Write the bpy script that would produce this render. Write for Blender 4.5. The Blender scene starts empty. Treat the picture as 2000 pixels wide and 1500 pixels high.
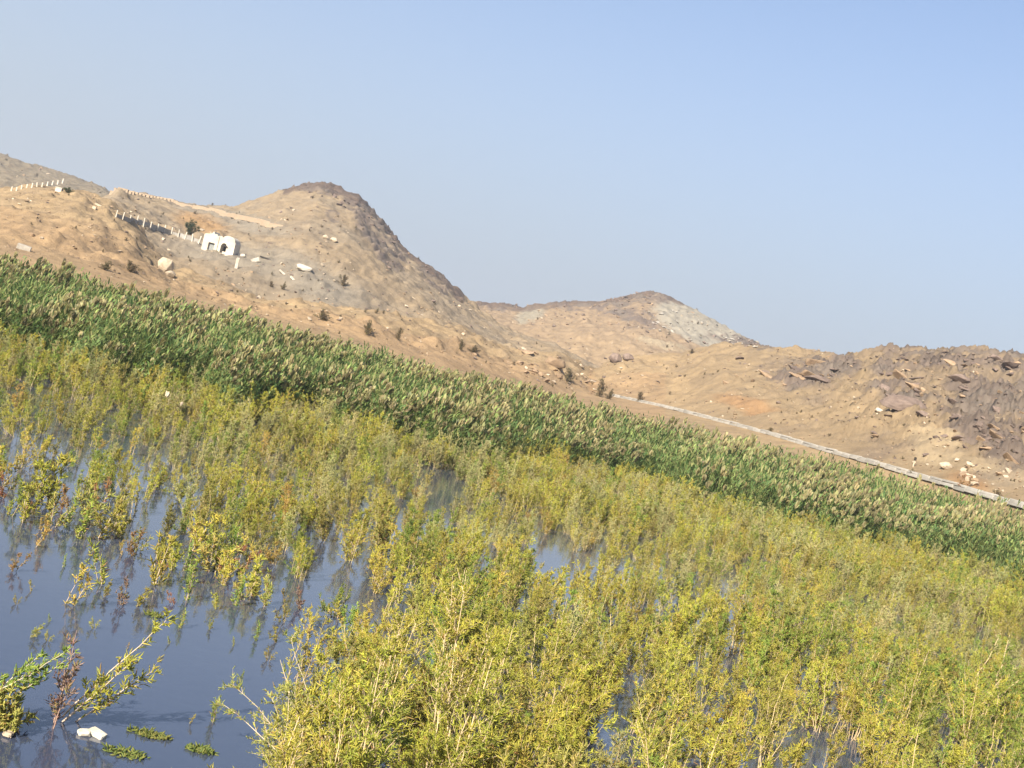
import bpy, bmesh, math, random
import numpy as np
from mathutils import Matrix, Vector, Euler

# ------------------------------------------------------------------ camera
scene = bpy.context.scene
COL = scene.collection
CAM_H = 4.0
ROLL = math.radians(14.0)
PITCH = math.radians(-0.46)
FPX = 1000.0 / math.tan(math.radians(22.5))
F_ = Vector((0, math.cos(PITCH), math.sin(PITCH)))
U0 = Vector((0, -math.sin(PITCH), math.cos(PITCH)))
R0 = Vector((1, 0, 0))
RIGHT = R0 * math.cos(ROLL) + U0 * math.sin(ROLL)
UP = U0 * math.cos(ROLL) - R0 * math.sin(ROLL)
cam_data = bpy.data.cameras.new('camera')
cam = bpy.data.objects.new('camera', cam_data)
COL.objects.link(cam)
rot = Matrix((RIGHT, UP, -F_)).transposed()
cam.matrix_world = Matrix.Translation((0, 0, CAM_H)) @ rot.to_4x4()
cam_data.sensor_width = 36.0
cam_data.lens = 18.0 / math.tan(math.radians(22.5))
cam_data.clip_end = 6000
scene.camera = cam

# ------------------------------------------------------------------ sky, sun, exposure
SUN_EL = math.radians(35)
SUN_AZ = math.radians(206)          # compass-style: 0 = +Y, clockwise; behind and to the left
world = bpy.data.worlds.new('World')
scene.world = world
world.use_nodes = True
nt = world.node_tree
nt.nodes.clear()
sky = nt.nodes.new('ShaderNodeTexSky')
sky.sky_type = 'NISHITA'
sky.sun_disc = False
sky.sun_elevation = SUN_EL
sky.sun_rotation = SUN_AZ
sky.altitude = 0
sky.air_density = 0.8
sky.dust_density = 1.5
sky.ozone_density = 2.4
bg = nt.nodes.new('ShaderNodeBackground')
EXPOSURE = 1.5
SKY_STRENGTH = 0.079
bg.inputs['Strength'].default_value = SKY_STRENGTH
wo = nt.nodes.new('ShaderNodeOutputWorld')
# pale horizon haze all the way round, thinning with elevation
tcw = nt.nodes.new('ShaderNodeTexCoord'); sep = nt.nodes.new('ShaderNodeSeparateXYZ')
m_a = nt.nodes.new('ShaderNodeMath'); m_a.operation = 'MAXIMUM'; m_a.inputs[1].default_value = 0.0
m_b = nt.nodes.new('ShaderNodeMath'); m_b.operation = 'DIVIDE'; m_b.inputs[1].default_value = 0.30
m_c = nt.nodes.new('ShaderNodeMath'); m_c.operation = 'POWER'; m_c.inputs[1].default_value = 2.0
m_d = nt.nodes.new('ShaderNodeMath'); m_d.operation = 'POWER'; m_d.inputs[0].default_value = 1.0 / math.e
mixw = nt.nodes.new('ShaderNodeMix'); mixw.data_type = 'RGBA'
HAZE = (0.530, 0.585, 0.665)
mixw.inputs[7].default_value = tuple(c / 2 ** EXPOSURE / SKY_STRENGTH for c in HAZE) + (1,)
nt.links.new(tcw.outputs['Generated'], sep.inputs[0]); nt.links.new(sep.outputs['Z'], m_a.inputs[0]); nt.links.new(m_a.outputs[0], m_b.inputs[0])
nt.links.new(m_b.outputs[0], m_c.inputs[0]); nt.links.new(m_c.outputs[0], m_d.inputs[1]); nt.links.new(m_d.outputs[0], mixw.inputs[0])
nt.links.new(sky.outputs[0], mixw.inputs[6])
nt.links.new(mixw.outputs[2], bg.inputs['Color'])
nt.links.new(bg.outputs[0], wo.inputs['Surface'])
sun_dir = Vector((math.sin(SUN_AZ) * math.cos(SUN_EL), math.cos(SUN_AZ) * math.cos(SUN_EL), math.sin(SUN_EL)))
sd = bpy.data.lights.new('sun', 'SUN')
sd.energy = 4.0
sd.angle = math.radians(0.6)
sd.color = (1.0, 0.90, 0.76)
sun = bpy.data.objects.new('sun', sd)
COL.objects.link(sun)
sun.rotation_euler = sun_dir.to_track_quat('Z', 'Y').to_euler()
scene.view_settings.view_transform = 'Standard'
scene.view_settings.look = 'None'
scene.view_settings.exposure = EXPOSURE
scene.view_settings.gamma = 1
scene.view_settings.use_curve_mapping = False
scene.render.engine = 'CYCLES'
scene.cycles.max_bounces = 6
scene.cycles.diffuse_bounces = 3
scene.cycles.transmission_bounces = 3
scene.cycles.transparent_max_bounces = 4
scene.cycles.use_denoising = True
scene.cycles.denoiser = 'OPENIMAGEDENOISE'
scene.cycles.denoising_input_passes = 'RGB_ALBEDO_NORMAL'
scene.cycles.denoising_prefilter = 'ACCURATE'

RNG = np.random.default_rng(7)
random.seed(7)

# ------------------------------------------------------------------ helpers
def ST(px, py):
    """photo pixel -> (X/Y, (Z-cam)/Y) direction of the ray"""
    a = (np.asarray(px, float) - 1000) / FPX
    b = (750 - np.asarray(py, float)) / FPX
    dx = F_.x + a * RIGHT.x + b * UP.x
    dy = F_.y + a * RIGHT.y + b * UP.y
    dz = F_.z + a * RIGHT.z + b * UP.z
    return dx / dy, dz / dy

def PROJ(X, Y, Z):
    X = np.asarray(X, float); Y = np.asarray(Y, float); Z = np.asarray(Z, float) - CAM_H
    d = X * F_.x + Y * F_.y + Z * F_.z
    a = (X * RIGHT.x + Y * RIGHT.y + Z * RIGHT.z) / d
    b = (X * UP.x + Y * UP.y + Z * UP.z) / d
    return 1000 + a * FPX, 750 - b * FPX

PERM = np.random.default_rng(3).permutation(512)
ANG = np.random.default_rng(5).random(512) * 2 * np.pi
GX, GY = np.cos(ANG), np.sin(ANG)
def _h(i, j, seed):
    return PERM[(PERM[(PERM[(i + seed * 37) & 511] + j) & 511] + seed) & 511]
def perlin(x, y, seed=0):
    xi = np.floor(x).astype(int); yi = np.floor(y).astype(int)
    fx = x - xi; fy = y - yi
    u = fx * fx * fx * (fx * (fx * 6 - 15) + 10); v = fy * fy * fy * (fy * (fy * 6 - 15) + 10)
    def g(di, dj):
        k = _h(xi + di, yi + dj, seed)
        return GX[k] * (fx - di) + GY[k] * (fy - dj)
    a = g(0, 0); b = g(1, 0); c = g(0, 1); d = g(1, 1)
    return 1.5 * ((a + (b - a) * u) * (1 - v) + (c + (d - c) * u) * v)
def fbm(x, y, octs=4, seed=0, gain=0.5, ridged=False):
    t = np.zeros_like(x, dtype=float); amp = 1.0; tot = 0
    for o in range(octs):
        n = perlin(x * 2 ** o + 17.3 * o, y * 2 ** o - 9.1 * o, seed + o)
        if ridged: n = 1 - 2 * np.abs(n)
        t += amp * n; tot += amp; amp *= gain
    return t / tot
def worley(x, y, seed=0):
    xi = np.floor(x).astype(int); yi = np.floor(y).astype(int)
    f1 = np.full(x.shape, 9.0); f2 = np.full(x.shape, 9.0); idx = np.zeros(x.shape)
    for di in (-1, 0, 1):
        for dj in (-1, 0, 1):
            k = _h(xi + di, yi + dj, seed)
            cx = xi + di + (k % 23) / 23.0; cy = yi + dj + (k // 23) / 22.3
            d = np.hypot(cx - x, cy - y)
            closer = d < f1
            f2 = np.where(closer, f1, np.minimum(f2, d))
            idx = np.where(closer, k / 511.0, idx)
            f1 = np.where(closer, d, f1)
    return f1, f2, idx
def sstep(a, b, x):
    t = np.clip((x - a) / (b - a), 0, 1)
    return t * t * (3 - 2 * t)

def mesh_np(name, V, quads=None, tris=None, colors=None, smooth=True, matidx=None):
    me = bpy.data.meshes.new(name)
    V = np.asarray(V, np.float32)
    me.vertices.add(len(V)); me.vertices.foreach_set('co', V.ravel())
    parts = []; sizes = []
    if quads is not None and len(quads):
        parts.append(np.asarray(quads, np.int32).ravel()); sizes.append(np.full(len(quads), 4))
    if tris is not None and len(tris):
        parts.append(np.asarray(tris, np.int32).ravel()); sizes.append(np.full(len(tris), 3))
    if parts:
        li = np.concatenate(parts); sz = np.concatenate(sizes)
        me.loops.add(len(li)); me.loops.foreach_set('vertex_index', li)
        me.polygons.add(len(sz))
        st = np.concatenate([[0], np.cumsum(sz)[:-1]]).astype(np.int32)
        me.polygons.foreach_set('loop_start', st)
        if matidx is not None: me.polygons.foreach_set('material_index', np.asarray(matidx, np.int32))
    me.update(calc_edges=True)
    if parts:
        me.polygons.foreach_set('use_smooth', np.full(len(sz), smooth))
    if colors is not None:
        at = me.attributes.new('Col', 'FLOAT_COLOR', 'POINT')
        c = np.ones((len(V), 4), np.float32); c[:, :3] = colors
        at.data.foreach_set('color', c.ravel())
    me.validate()
    return me

def new_obj(name, me, mat=None, parent=None, loc=None):
    o = bpy.data.objects.new(name, me)
    COL.objects.link(o)
    if mat is not None and me is not None and len(me.materials) == 0:
        me.materials.append(mat)
    if parent is not None: o.parent = parent
    if loc is not None: o.location = loc
    return o
def tag(o, label=None, cat=None, group=None, kind=None):
    if label: o['label'] = label
    if cat: o['category'] = cat
    if group: o['group'] = group
    if kind: o['kind'] = kind
    return o
def empty(name, loc=(0, 0, 0), rz=0.0):
    o = bpy.data.objects.new(name, None)
    COL.objects.link(o); o.location = loc; o.rotation_euler = (0, 0, rz)
    o.empty_display_size = 0.2
    return o

# ------------------------------------------------------------------ materials
def nodes_of(name):
    m = bpy.data.materials.new(name); m.use_nodes = True
    t = m.node_tree
    return m, t, t.nodes['Principled BSDF'], t.nodes['Material Output']
def N(t, typ, **kw):
    n = t.nodes.new(typ)
    for k, v in kw.items():
        if k in n.inputs.keys(): n.inputs[k].default_value = v
        else: setattr(n, k, v)
    return n

def foliage_material(name, transl=0.35, jitter=0.3, hue=0.02, rough=0.6, sat=1.0):
    m, t, p, out = nodes_of(name)
    at = N(t, 'ShaderNodeAttribute', attribute_name='Col')
    oi = N(t, 'ShaderNodeObjectInfo')
    mr = N(t, 'ShaderNodeMapRange'); mr.inputs['To Min'].default_value = 1 - jitter; mr.inputs['To Max'].default_value = 1 + jitter
    mh = N(t, 'ShaderNodeMapRange'); mh.inputs['To Min'].default_value = 0.5 - hue; mh.inputs['To Max'].default_value = 0.5 + hue
    mul = N(t, 'ShaderNodeMath', operation='MULTIPLY'); mul.inputs[1].default_value = 7.31
    fr = N(t, 'ShaderNodeMath', operation='FRACT')
    hs = N(t, 'ShaderNodeHueSaturation'); hs.inputs['Saturation'].default_value = sat
    L = t.links.new
    L(oi.outputs['Random'], mr.inputs['Value']); L(oi.outputs['Random'], mul.inputs[0]); L(mul.outputs[0], fr.inputs[0]); L(fr.outputs[0], mh.inputs['Value'])
    L(mr.outputs[0], hs.inputs['Value']); L(mh.outputs[0], hs.inputs['Hue']); L(at.outputs['Color'], hs.inputs['Color'])
    L(hs.outputs[0], p.inputs['Base Color'])
    p.inputs['Roughness'].default_value = rough
    p.inputs['Specular IOR Level'].default_value = 0.25
    if transl > 0:
        tr = N(t, 'ShaderNodeBsdfTranslucent'); mx = N(t, 'ShaderNodeMixShader'); mx.inputs[0].default_value = transl
        L(hs.outputs[0], tr.inputs['Color']); L(p.outputs[0], mx.inputs[1]); L(tr.outputs[0], mx.inputs[2]); L(mx.outputs[0], out.inputs['Surface'])
    return m
MAT_FOL = foliage_material('tamarisk_foliage', 0.42, 0.22, 0.018)
MAT_STEM = foliage_material('tamarisk_bark', 0.0, 0.15, 0.005, 0.8)
MAT_REED = foliage_material('reed_leaf', 0.4, 0.25, 0.012)
MAT_DRY = foliage_material('dry_shrub_twig', 0.15, 0.15, 0.01, 0.8)

def simple_noise_mat(name, col, col2, scale=6.0, rough=0.85, bump=0.3, bdist=0.03, detail=6):
    col = tuple(0.74 * c for c in col); col2 = tuple(0.74 * c for c in col2)
    m, t, p, out = nodes_of(name)
    tc = N(t, 'ShaderNodeTexCoord')
    n = N(t, 'ShaderNodeTexNoise'); n.inputs['Scale'].default_value = scale; n.inputs['Detail'].default_value = detail; n.inputs['Roughness'].default_value = 0.65
    r = N(t, 'ShaderNodeValToRGB'); r.color_ramp.elements[0].position = 0.32; r.color_ramp.elements[1].position = 0.68
    r.color_ramp.elements[0].color = (*col2, 1); r.color_ramp.elements[1].color = (*col, 1)
    b = N(t, 'ShaderNodeBump'); b.inputs['Strength'].default_value = bump; b.inputs['Distance'].default_value = bdist
    L = t.links.new
    L(tc.outputs['Object'], n.inputs['Vector']); L(n.outputs['Fac'], r.inputs[0]); L(r.outputs[0], p.inputs['Base Color'])
    L(n.outputs['Fac'], b.inputs['Height']); L(b.outputs[0], p.inputs['Normal'])
    p.inputs['Roughness'].default_value = rough; p.inputs['Specular IOR Level'].default_value = 0.2
    return m
MAT_ROCK_TAN = simple_noise_mat('rock_tan', (0.44, 0.32, 0.20), (0.28, 0.19, 0.12), 3.0, bump=0.6, bdist=0.15)
MAT_ROCK_BROWN = simple_noise_mat('rock_brown', (0.27, 0.205, 0.165), (0.14, 0.103, 0.083), 3.0, bump=0.6, bdist=0.15)
MAT_ROCK_PALE = simple_noise_mat('rock_pale', (0.62, 0.52, 0.38), (0.42, 0.33, 0.23), 3.0, bump=0.5, bdist=0.1)
MAT_ROCK_GREY = simple_noise_mat('rock_grey', (0.50, 0.46, 0.39), (0.30, 0.27, 0.22), 3.0, bump=0.5, bdist=0.1)
MAT_CONCRETE = simple_noise_mat('concrete', (0.50, 0.475, 0.42), (0.36, 0.335, 0.285), 2.5, bump=0.25, bdist=0.02)
def tone_jitter(m, amt):
    t = m.node_tree; p = t.nodes['Principled BSDF']; src = p.inputs['Base Color'].links[0].from_socket
    oi = N(t, 'ShaderNodeObjectInfo'); mr = N(t, 'ShaderNodeMapRange'); mr.inputs['To Min'].default_value = 1 - amt; mr.inputs['To Max'].default_value = 1 + amt
    hs = N(t, 'ShaderNodeHueSaturation'); t.links.new(oi.outputs['Random'], mr.inputs['Value']); t.links.new(mr.outputs[0], hs.inputs['Value'])
    t.links.new(src, hs.inputs['Color']); t.links.new(hs.outputs[0], p.inputs['Base Color'])
tone_jitter(MAT_CONCRETE, 0.16)
for _m in (MAT_ROCK_TAN, MAT_ROCK_BROWN, MAT_ROCK_PALE, MAT_ROCK_GREY): tone_jitter(_m, 0.22)
MAT_PLASTER = simple_noise_mat('white_plaster', (0.78, 0.72, 0.60), (0.50, 0.44, 0.35), 0.7, bump=0.15, bdist=0.03)
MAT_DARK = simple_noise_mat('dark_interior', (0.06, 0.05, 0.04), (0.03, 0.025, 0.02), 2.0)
MAT_METAL = simple_noise_mat('grey_door', (0.33, 0.34, 0.32), (0.24, 0.25, 0.24), 4.0, rough=0.5, bump=0.1)
MAT_FOAM = simple_noise_mat('white_foam', (0.82, 0.79, 0.68), (0.52, 0.44, 0.30), 14.0, bump=0.3, bdist=0.01)
MAT_PANEL = simple_noise_mat('fence_panel', (0.42, 0.40, 0.36), (0.32, 0.30, 0.26), 2.0)
MAT_PARAPET = simple_noise_mat('parapet_stone', (0.50, 0.39, 0.27), (0.42, 0.32, 0.22), 0.4, bump=0.3)

def terrain_material():
    m, t, p, out = nodes_of('desert_ground')
    L = t.links.new
    at = N(t, 'ShaderNodeAttribute', attribute_name='Col')
    ge = N(t, 'ShaderNodeNewGeometry')
    n1 = N(t, 'ShaderNodeTexNoise'); n1.inputs['Scale'].default_value = 0.45; n1.inputs['Detail'].default_value = 6; n1.inputs['Roughness'].default_value = 0.58
    r1 = N(t, 'ShaderNodeValToRGB')
    r1.color_ramp.elements[0].position = 0.32; r1.color_ramp.elements[0].color = (0.80, 0.785, 0.77, 1)
    r1.color_ramp.elements[1].position = 0.66; r1.color_ramp.elements[1].color = (1.12, 1.10, 1.06, 1)
    v = N(t, 'ShaderNodeTexVoronoi'); v.inputs['Scale'].default_value = 1.3
    r2 = N(t, 'ShaderNodeValToRGB')
    r2.color_ramp.elements[0].position = 0.06; r2.color_ramp.elements[0].color = (0.86, 0.84, 0.82, 1)
    r2.color_ramp.elements[1].position = 0.22; r2.color_ramp.elements[1].color = (1, 1, 1, 1)
    m1 = N(t, 'ShaderNodeMix', data_type='RGBA', blend_type='MULTIPLY'); m1.inputs[0].default_value = 1
    m2 = N(t, 'ShaderNodeMix', data_type='RGBA', blend_type='MULTIPLY'); m2.inputs[0].default_value = 1
    L(ge.outputs['Position'], n1.inputs['Vector']); L(ge.outputs['Position'], v.inputs['Vector'])
    L(n1.outputs['Fac'], r1.inputs[0]); L(v.outputs['Distance'], r2.inputs[0])
    L(at.outputs['Color'], m1.inputs[6]); L(r1.outputs[0], m1.inputs[7])
    L(m1.outputs[2], m2.inputs[6]); L(r2.outputs[0], m2.inputs[7])
    L(m2.outputs[2], p.inputs['Base Color'])
    n2 = N(t, 'ShaderNodeTexNoise'); n2.inputs['Scale'].default_value = 1.6; n2.inputs['Detail'].default_value = 7; n2.inputs['Roughness'].default_value = 0.72
    b = N(t, 'ShaderNodeBump'); b.inputs['Strength'].default_value = 0.6; b.inputs['Distance'].default_value = 0.35
    L(ge.outputs['Position'], n2.inputs['Vector']); L(n2.outputs['Fac'], b.inputs['Height']); L(b.outputs[0], p.inputs['Normal'])
    p.inputs['Roughness'].default_value = 0.95; p.inputs['Specular IOR Level'].default_value = 0.1
    return m
MAT_TERRAIN = terrain_material()

def water_material():
    m, t, p, out = nodes_of('shallow_water')
    L = t.links.new
    ge = N(t, 'ShaderNodeNewGeometry')
    n = N(t, 'ShaderNodeTexNoise'); n.inputs['Scale'].default_value = 0.35; n.inputs['Detail'].default_value = 3
    r = N(t, 'ShaderNodeValToRGB')
    r.color_ramp.elements[0].color = (0.035, 0.046, 0.076, 1); r.color_ramp.elements[1].color = (0.043, 0.054, 0.085, 1)
    L(ge.outputs['Position'], n.inputs['Vector']); L(n.outputs['Fac'], r.inputs[0]); L(r.outputs[0], p.inputs['Base Color'])
    n2 = N(t, 'ShaderNodeTexNoise'); n2.inputs['Scale'].default_value = 5.0; n2.inputs['Detail'].default_value = 3
    b = N(t, 'ShaderNodeBump'); b.inputs['Strength'].default_value = 0.06; b.inputs['Distance'].default_value = 0.03
    L(ge.outputs['Position'], n2.inputs['Vector']); L(n2.outputs['Fac'], b.inputs['Height']); L(b.outputs[0], p.inputs['Normal'])
    p.inputs['Roughness'].default_value = 0.07; p.inputs['IOR'].default_value = 1.62
    return m
MAT_WATER = water_material()

# ------------------------------------------------------------------ terrain feature lines (photo trace x distance)
def line(pts):
    a = np.array(pts, float)
    s, t = ST(a[:, 0], a[:, 1])
    o = np.argsort(s)
    return s[o], t[o], a[o, 2]
REED_EDGE = np.array([(-120, 640), (0, 665), (100, 692), (160, 720), (230, 735), (350, 745), (430, 790), (500, 785), (600, 803), (700, 832), (860, 872),
             (950, 892), (1050, 884), (1250, 930), (1400, 985), (1550, 1010), (1700, 1050), (1850, 1090), (1950, 1130), (2000, 1150), (2150, 1190)], float)
se, te = ST(REED_EDGE[:, 0], REED_EDGE[:, 1] + 32)
oe = np.argsort(se)
def reed_front(s):
    return np.interp(s, se[oe], (-CAM_H / te)[oe])
L2 = line([(-200, 445, 72), (0, 497, 75), (200, 540, 80), (500, 622, 90), (700, 676, 98), (900, 724, 112), (1100, 768, 135), (1200, 775, 146), (1300, 796, 128),
           (1400, 822, 113), (1500, 848, 101), (1600, 878, 91), (1700, 905, 82), (1800, 934, 75), (1900, 963, 69), (2000, 992, 64), (2150, 1035, 58)])
L3 = line([(-200, 355, 150), (0, 372, 150), (60, 367, 150), (150, 376, 150), (215, 398, 150), (260, 440, 146), (300, 490, 140), (340, 530, 135), (430, 556, 130),
           (520, 590, 130), (620, 592, 132), (700, 600, 135), (800, 622, 140), (900, 643, 150), (1000, 682, 160), (1060, 686, 163), (1090, 684, 166), (1125, 706, 170), (1160, 722, 185),
           (1200, 704, 195), (1260, 694, 200), (1330, 692, 200), (1400, 672, 190), (1480, 676, 180), (1560, 690, 172), (1640, 702, 165),
           (1700, 692, 160), (1780, 689, 155), (1830, 688, 152), (1870, 681, 150), (1940, 690, 148), (2000, 700, 145), (2150, 745, 140)])
L5 = line([(-200, 420, 270), (0, 425, 270), (150, 420, 270), (195, 398, 270), (232, 374, 270), (300, 388, 272), (380, 405, 276), (455, 411, 300), (500, 395, 315),
           (545, 379, 325), (575, 371, 330), (600, 367, 330), (628, 363, 330), (660, 376, 330), (700, 392, 325), (740, 432, 320), (770, 467, 316), (800, 500, 310), (860, 541, 300),
           (900, 580, 290), (940, 616, 280), (1000, 650, 268), (1060, 673, 256), (1120, 700, 246), (1180, 730, 240), (1300, 765, 238), (1500, 810, 236), (1800, 900, 230), (2150, 985, 220)])
L7 = line([(-200, 245, 470), (0, 302, 470), (60, 324, 470), (130, 345, 470), (190, 366, 470), (215, 385, 470), (260, 415, 470), (400, 470, 460), (600, 540, 450), (800, 580, 440),
           (930, 595, 430), (985, 597, 425), (1020, 606, 420), (1045, 599, 410), (1120, 592, 405), (1180, 589, 400), (1215, 584, 400), (1255, 576, 400), (1300, 582, 400), (1340, 600, 398), (1400, 630, 394),
           (1440, 650, 390), (1490, 681, 386), (1560, 686, 380), (1620, 695, 380), (1700, 705, 375), (1900, 770, 370), (2150, 850, 360)])
def at_line(Lx, s):
    return np.interp(s, Lx[0], Lx[1]), np.interp(s, Lx[0], Lx[2])

NC = 900
S = np.linspace(-0.56, 0.56, NC)
ctrlY, ctrlZ = [], []
yf = reed_front(S)
ctrlY.append(yf - 14); ctrlZ.append(np.full(NC, -0.7))
ctrlY.append(yf + 1); ctrlZ.append(np.full(NC, -0.06))
t2, y2 = at_line(L2, S)
yb = np.minimum(yf + 16, y2 - 3)
ctrlY.append(yb); ctrlZ.append(np.full(NC, 1.15))
z2 = CAM_H + t2 * y2
ctrlY.append(y2); ctrlZ.append(z2)
t3, y3 = at_line(L3, S)
z3 = CAM_H + t3 * y3
# a mid-slope line gives foothills a toe and a steeper face
ctrlY.append(y2 + (y3 - y2) * 0.5); ctrlZ.append(z2 + (z3 - z2) * 0.52)
ctrlY.append(y3); ctrlZ.append(z3)
ctrlY.append(y3 + 22); ctrlZ.append(CAM_H + (t3 - 0.006) * (y3 + 22))
t5, y5 = at_line(L5, S)
z5 = CAM_H + t5 * y5
ctrlY.append(y5); ctrlZ.append(z5)
ctrlY.append(y5 + 35); ctrlZ.append(CAM_H + (t5 - 0.012) * (y5 + 35))
t7, y7 = at_line(L7, S)
ctrlY.append(y7); ctrlZ.append(CAM_H + t7 * y7)
ctrlY.append(y7 + 60); ctrlZ.append(CAM_H + (t7 - 0.02) * (y7 + 60))
ctrlY.append(np.full(NC, 900.0)); ctrlZ.append(np.full(NC, 0.0))
ROWS = [6, 14, 40, 70, 80, 12, 170, 10, 140, 8, 4]
rowsY, rowsZ, rowid = [], [], []
for k, n in enumerate(ROWS):
    last = (k == len(ROWS) - 1)
    for i in range(n + (1 if last else 0)):
        u = i / n
        rowsY.append(ctrlY[k] + (ctrlY[k + 1] - ctrlY[k]) * u)
        up = ctrlZ[k + 1] > ctrlZ[k]
        w = np.where(up, 1 - (1 - u) ** 1.35, u) if k in (6, 8) else u
        rowsZ.append(ctrlZ[k] + (ctrlZ[k + 1] - ctrlZ[k]) * w)
        rowid.append(k)
YY = np.array(rowsY).T; ZZ = np.array(rowsZ).T            # [col,row]
rowid = np.array(rowid)
NR = YY.shape[1]
XX = S[:, None] * YY
RID = np.broadcast_to(rowid[None, :], YY.shape)
# ---- relief
PX0, PY0 = PROJ(XX, YY, ZZ)
WX0 = PX0 + 9 * fbm(XX * 0.25, YY * 0.25, 3, 41); WY0 = PY0 + 7 * fbm(XX * 0.25 + 50, YY * 0.25, 3, 42)
def ell(px, py, rx, ry, ang=0.0, soft=0.35):
    wx, wy = WX0, WY0
    c, s_ = math.cos(math.radians(ang)), math.sin(math.radians(ang))
    dx = wx - px; dy = wy - py
    u = (dx * c + dy * s_) / rx; v = (-dx * s_ + dy * c) / ry
    return 1 - sstep(1 - soft, 1 + soft, np.hypot(u, v))
near = np.clip((YY - yf[:, None]) / 40.0, 0, 1)
foot = sstep(2.0, 3.0, RID) * (1 - sstep(5.5, 6, RID))
hill = (RID >= 6).astype(float)
rocky_right = sstep(1380, 1720, PX0) * ((RID >= 3) & (RID <= 5))
rockmask = np.zeros_like(XX)
for e in [(1860, 718, 150, 32, 10), (1770, 782, 72, 24, 8), (1930, 815, 100, 58, 20), (1560, 733, 75, 26, 8), (1960, 860, 70, 50, 25), (1760, 740, 60, 16, 5),
          (1900, 860, 60, 18, 15), (1640, 725, 40, 16, 5), (1475, 678, 30, 6, 14), (1990, 745, 60, 60, 10)]:
    rockmask = np.maximum(rockmask, ell(*e) * ((RID >= 3) & (RID <= 5)))
for e in [(735, 440, 30, 55, -38), (700, 402, 30, 14, 25), (620, 370, 70, 7, 4), (850, 550, 40, 12, 40), (760, 500, 40, 18, 45), (650, 420, 16, 10, 30)]:
    rockmask = np.maximum(rockmask, ell(*e) * (RID == 6))
for e in [(1260, 585, 60, 10, 4), (1200, 605, 60, 14, 8), (1130, 600, 60, 8, 5), (975, 600, 45, 6, 6), (1440, 668, 60, 8, 12), (1250, 625, 40, 20, 20)]:
    rockmask = np.maximum(rockmask, 0.85 * ell(*e) * (RID == 8))
wf1, wf2, wid = worley(XX * 0.30 + 0.5 * fbm(XX * .2, YY * .2, 2, 8), YY * 0.22 + ZZ * 0.2, 5)
crack = np.clip((wf2 - wf1) * 3.0, 0, 1)
w2f1, w2f2, w2id = worley(XX * 0.85, YY * 0.55 + ZZ * 0.5, 9)
crack2 = np.clip((w2f2 - w2f1) * 3.0, 0, 1)
patch = sstep(-0.12, 0.22, fbm(XX * 0.06, YY * 0.045 + ZZ * 0.1, 4, 12))
rk = np.clip(rockmask * (0.25 + 0.8 * sstep(-0.16, 0.14, fbm(XX * 0.14, YY * 0.09 + ZZ * 0.25, 4, 13))) + 0.30 * rocky_right * sstep(0.05, 0.35, fbm(XX * 0.12, YY * 0.1, 4, 15)), 0, 1)
big = fbm(XX * 0.035, YY * 0.028, 4, 1)
mid = fbm(XX * 0.13, YY * 0.10, 4, 2, ridged=True)
fine = fbm(XX * 0.55, YY * 0.42, 4, 3, gain=0.6)
led_n = fbm(XX * 0.10 + 3, YY * 0.05 + ZZ * 0.35, 4, 61)
ledge = np.abs(((led_n * 5.0) % 1.0) - 0.82) / 0.82          # small saw-toothed ledges
ledge = sstep(0.1, 0.9, ledge) - 0.5
dz = near * foot * (1.0 * big + 0.75 * (mid - 0.2) + 0.34 * fine)
dz += hill * (RID <= 7) * (1.1 * big + 0.95 * (mid - 0.2) + 0.36 * fine)
dz += (RID >= 8) * (1.6 * big + 1.2 * (mid - 0.2) + 0.34 * fine)
rock_rough = fbm(XX * 0.22, YY * 0.16 + ZZ * 0.3, 5, 91, gain=0.62, ridged=True)
rock_fine = fbm(XX * 0.75, YY * 0.5 + ZZ * 0.9, 4, 95, gain=0.6, ridged=True)
crest_damp = 1 - 0.75 * sstep(16, 2, np.abs(YY - y3[:, None])) * ((RID == 4) | (RID == 5))
dz += rk * crest_damp * (0.95 * (rock_rough - 0.25) + 0.5 * (rock_fine - 0.3) + 0.4 * (crack2 - 0.6))
dz += near * foot * rocky_right * (0.6 * (rock_rough - 0.25) + 0.4 * (mid - 0.2) + 0.35 * ledge + 0.45 * (rock_fine - 0.3))
ctl = 0.15 + 0.85 * sstep(0, 14, np.abs(YY - y2[:, None]))      # keep the canal bed even
tn = ZZ / 1.5 + 1.5 * fbm(XX * 0.04, YY * 0.03, 3, 81) + 0.35 * fbm(XX * 0.3, YY * 0.25, 3, 82)
tf = tn - np.floor(tn)
terr = (sstep(0.45, 0.95, tf) - tf) * 1.5
dz += ((RID >= 3) & (RID <= 5)) * near * terr * np.clip(0.25 * rocky_right + 0.75 * rk + 0.22, 0, 1) + (RID == 6) * terr * np.clip(0.2 + 0.7 * rk, 0, 1) + (RID == 8) * terr * (0.3 + 0.5 * rk)
kf1, kf2, kid = worley(XX * 0.42 + 7, YY * 0.30 + 3, 33)
knob = np.clip(1 - kf1 / 0.34, 0, 1) ** 0.8 * (kid > 0.86)
kf1, kf2, kid = worley(XX * 0.20 + 2, YY * 0.14 + 9, 35)
knob2 = np.clip(1 - kf1 / 0.30, 0, 1) ** 0.8 * (kid > 0.84)
dz += near * ((RID >= 3) & (RID <= 5)) * (0.40 * knob + 0.7 * knob2) + (RID >= 6) * (0.35 * knob + 0.7 * knob2)
dz *= np.where(RID <= 4, ctl, 1.0)
dz *= (RID >= 2)
ZZ = ZZ + dz
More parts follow.
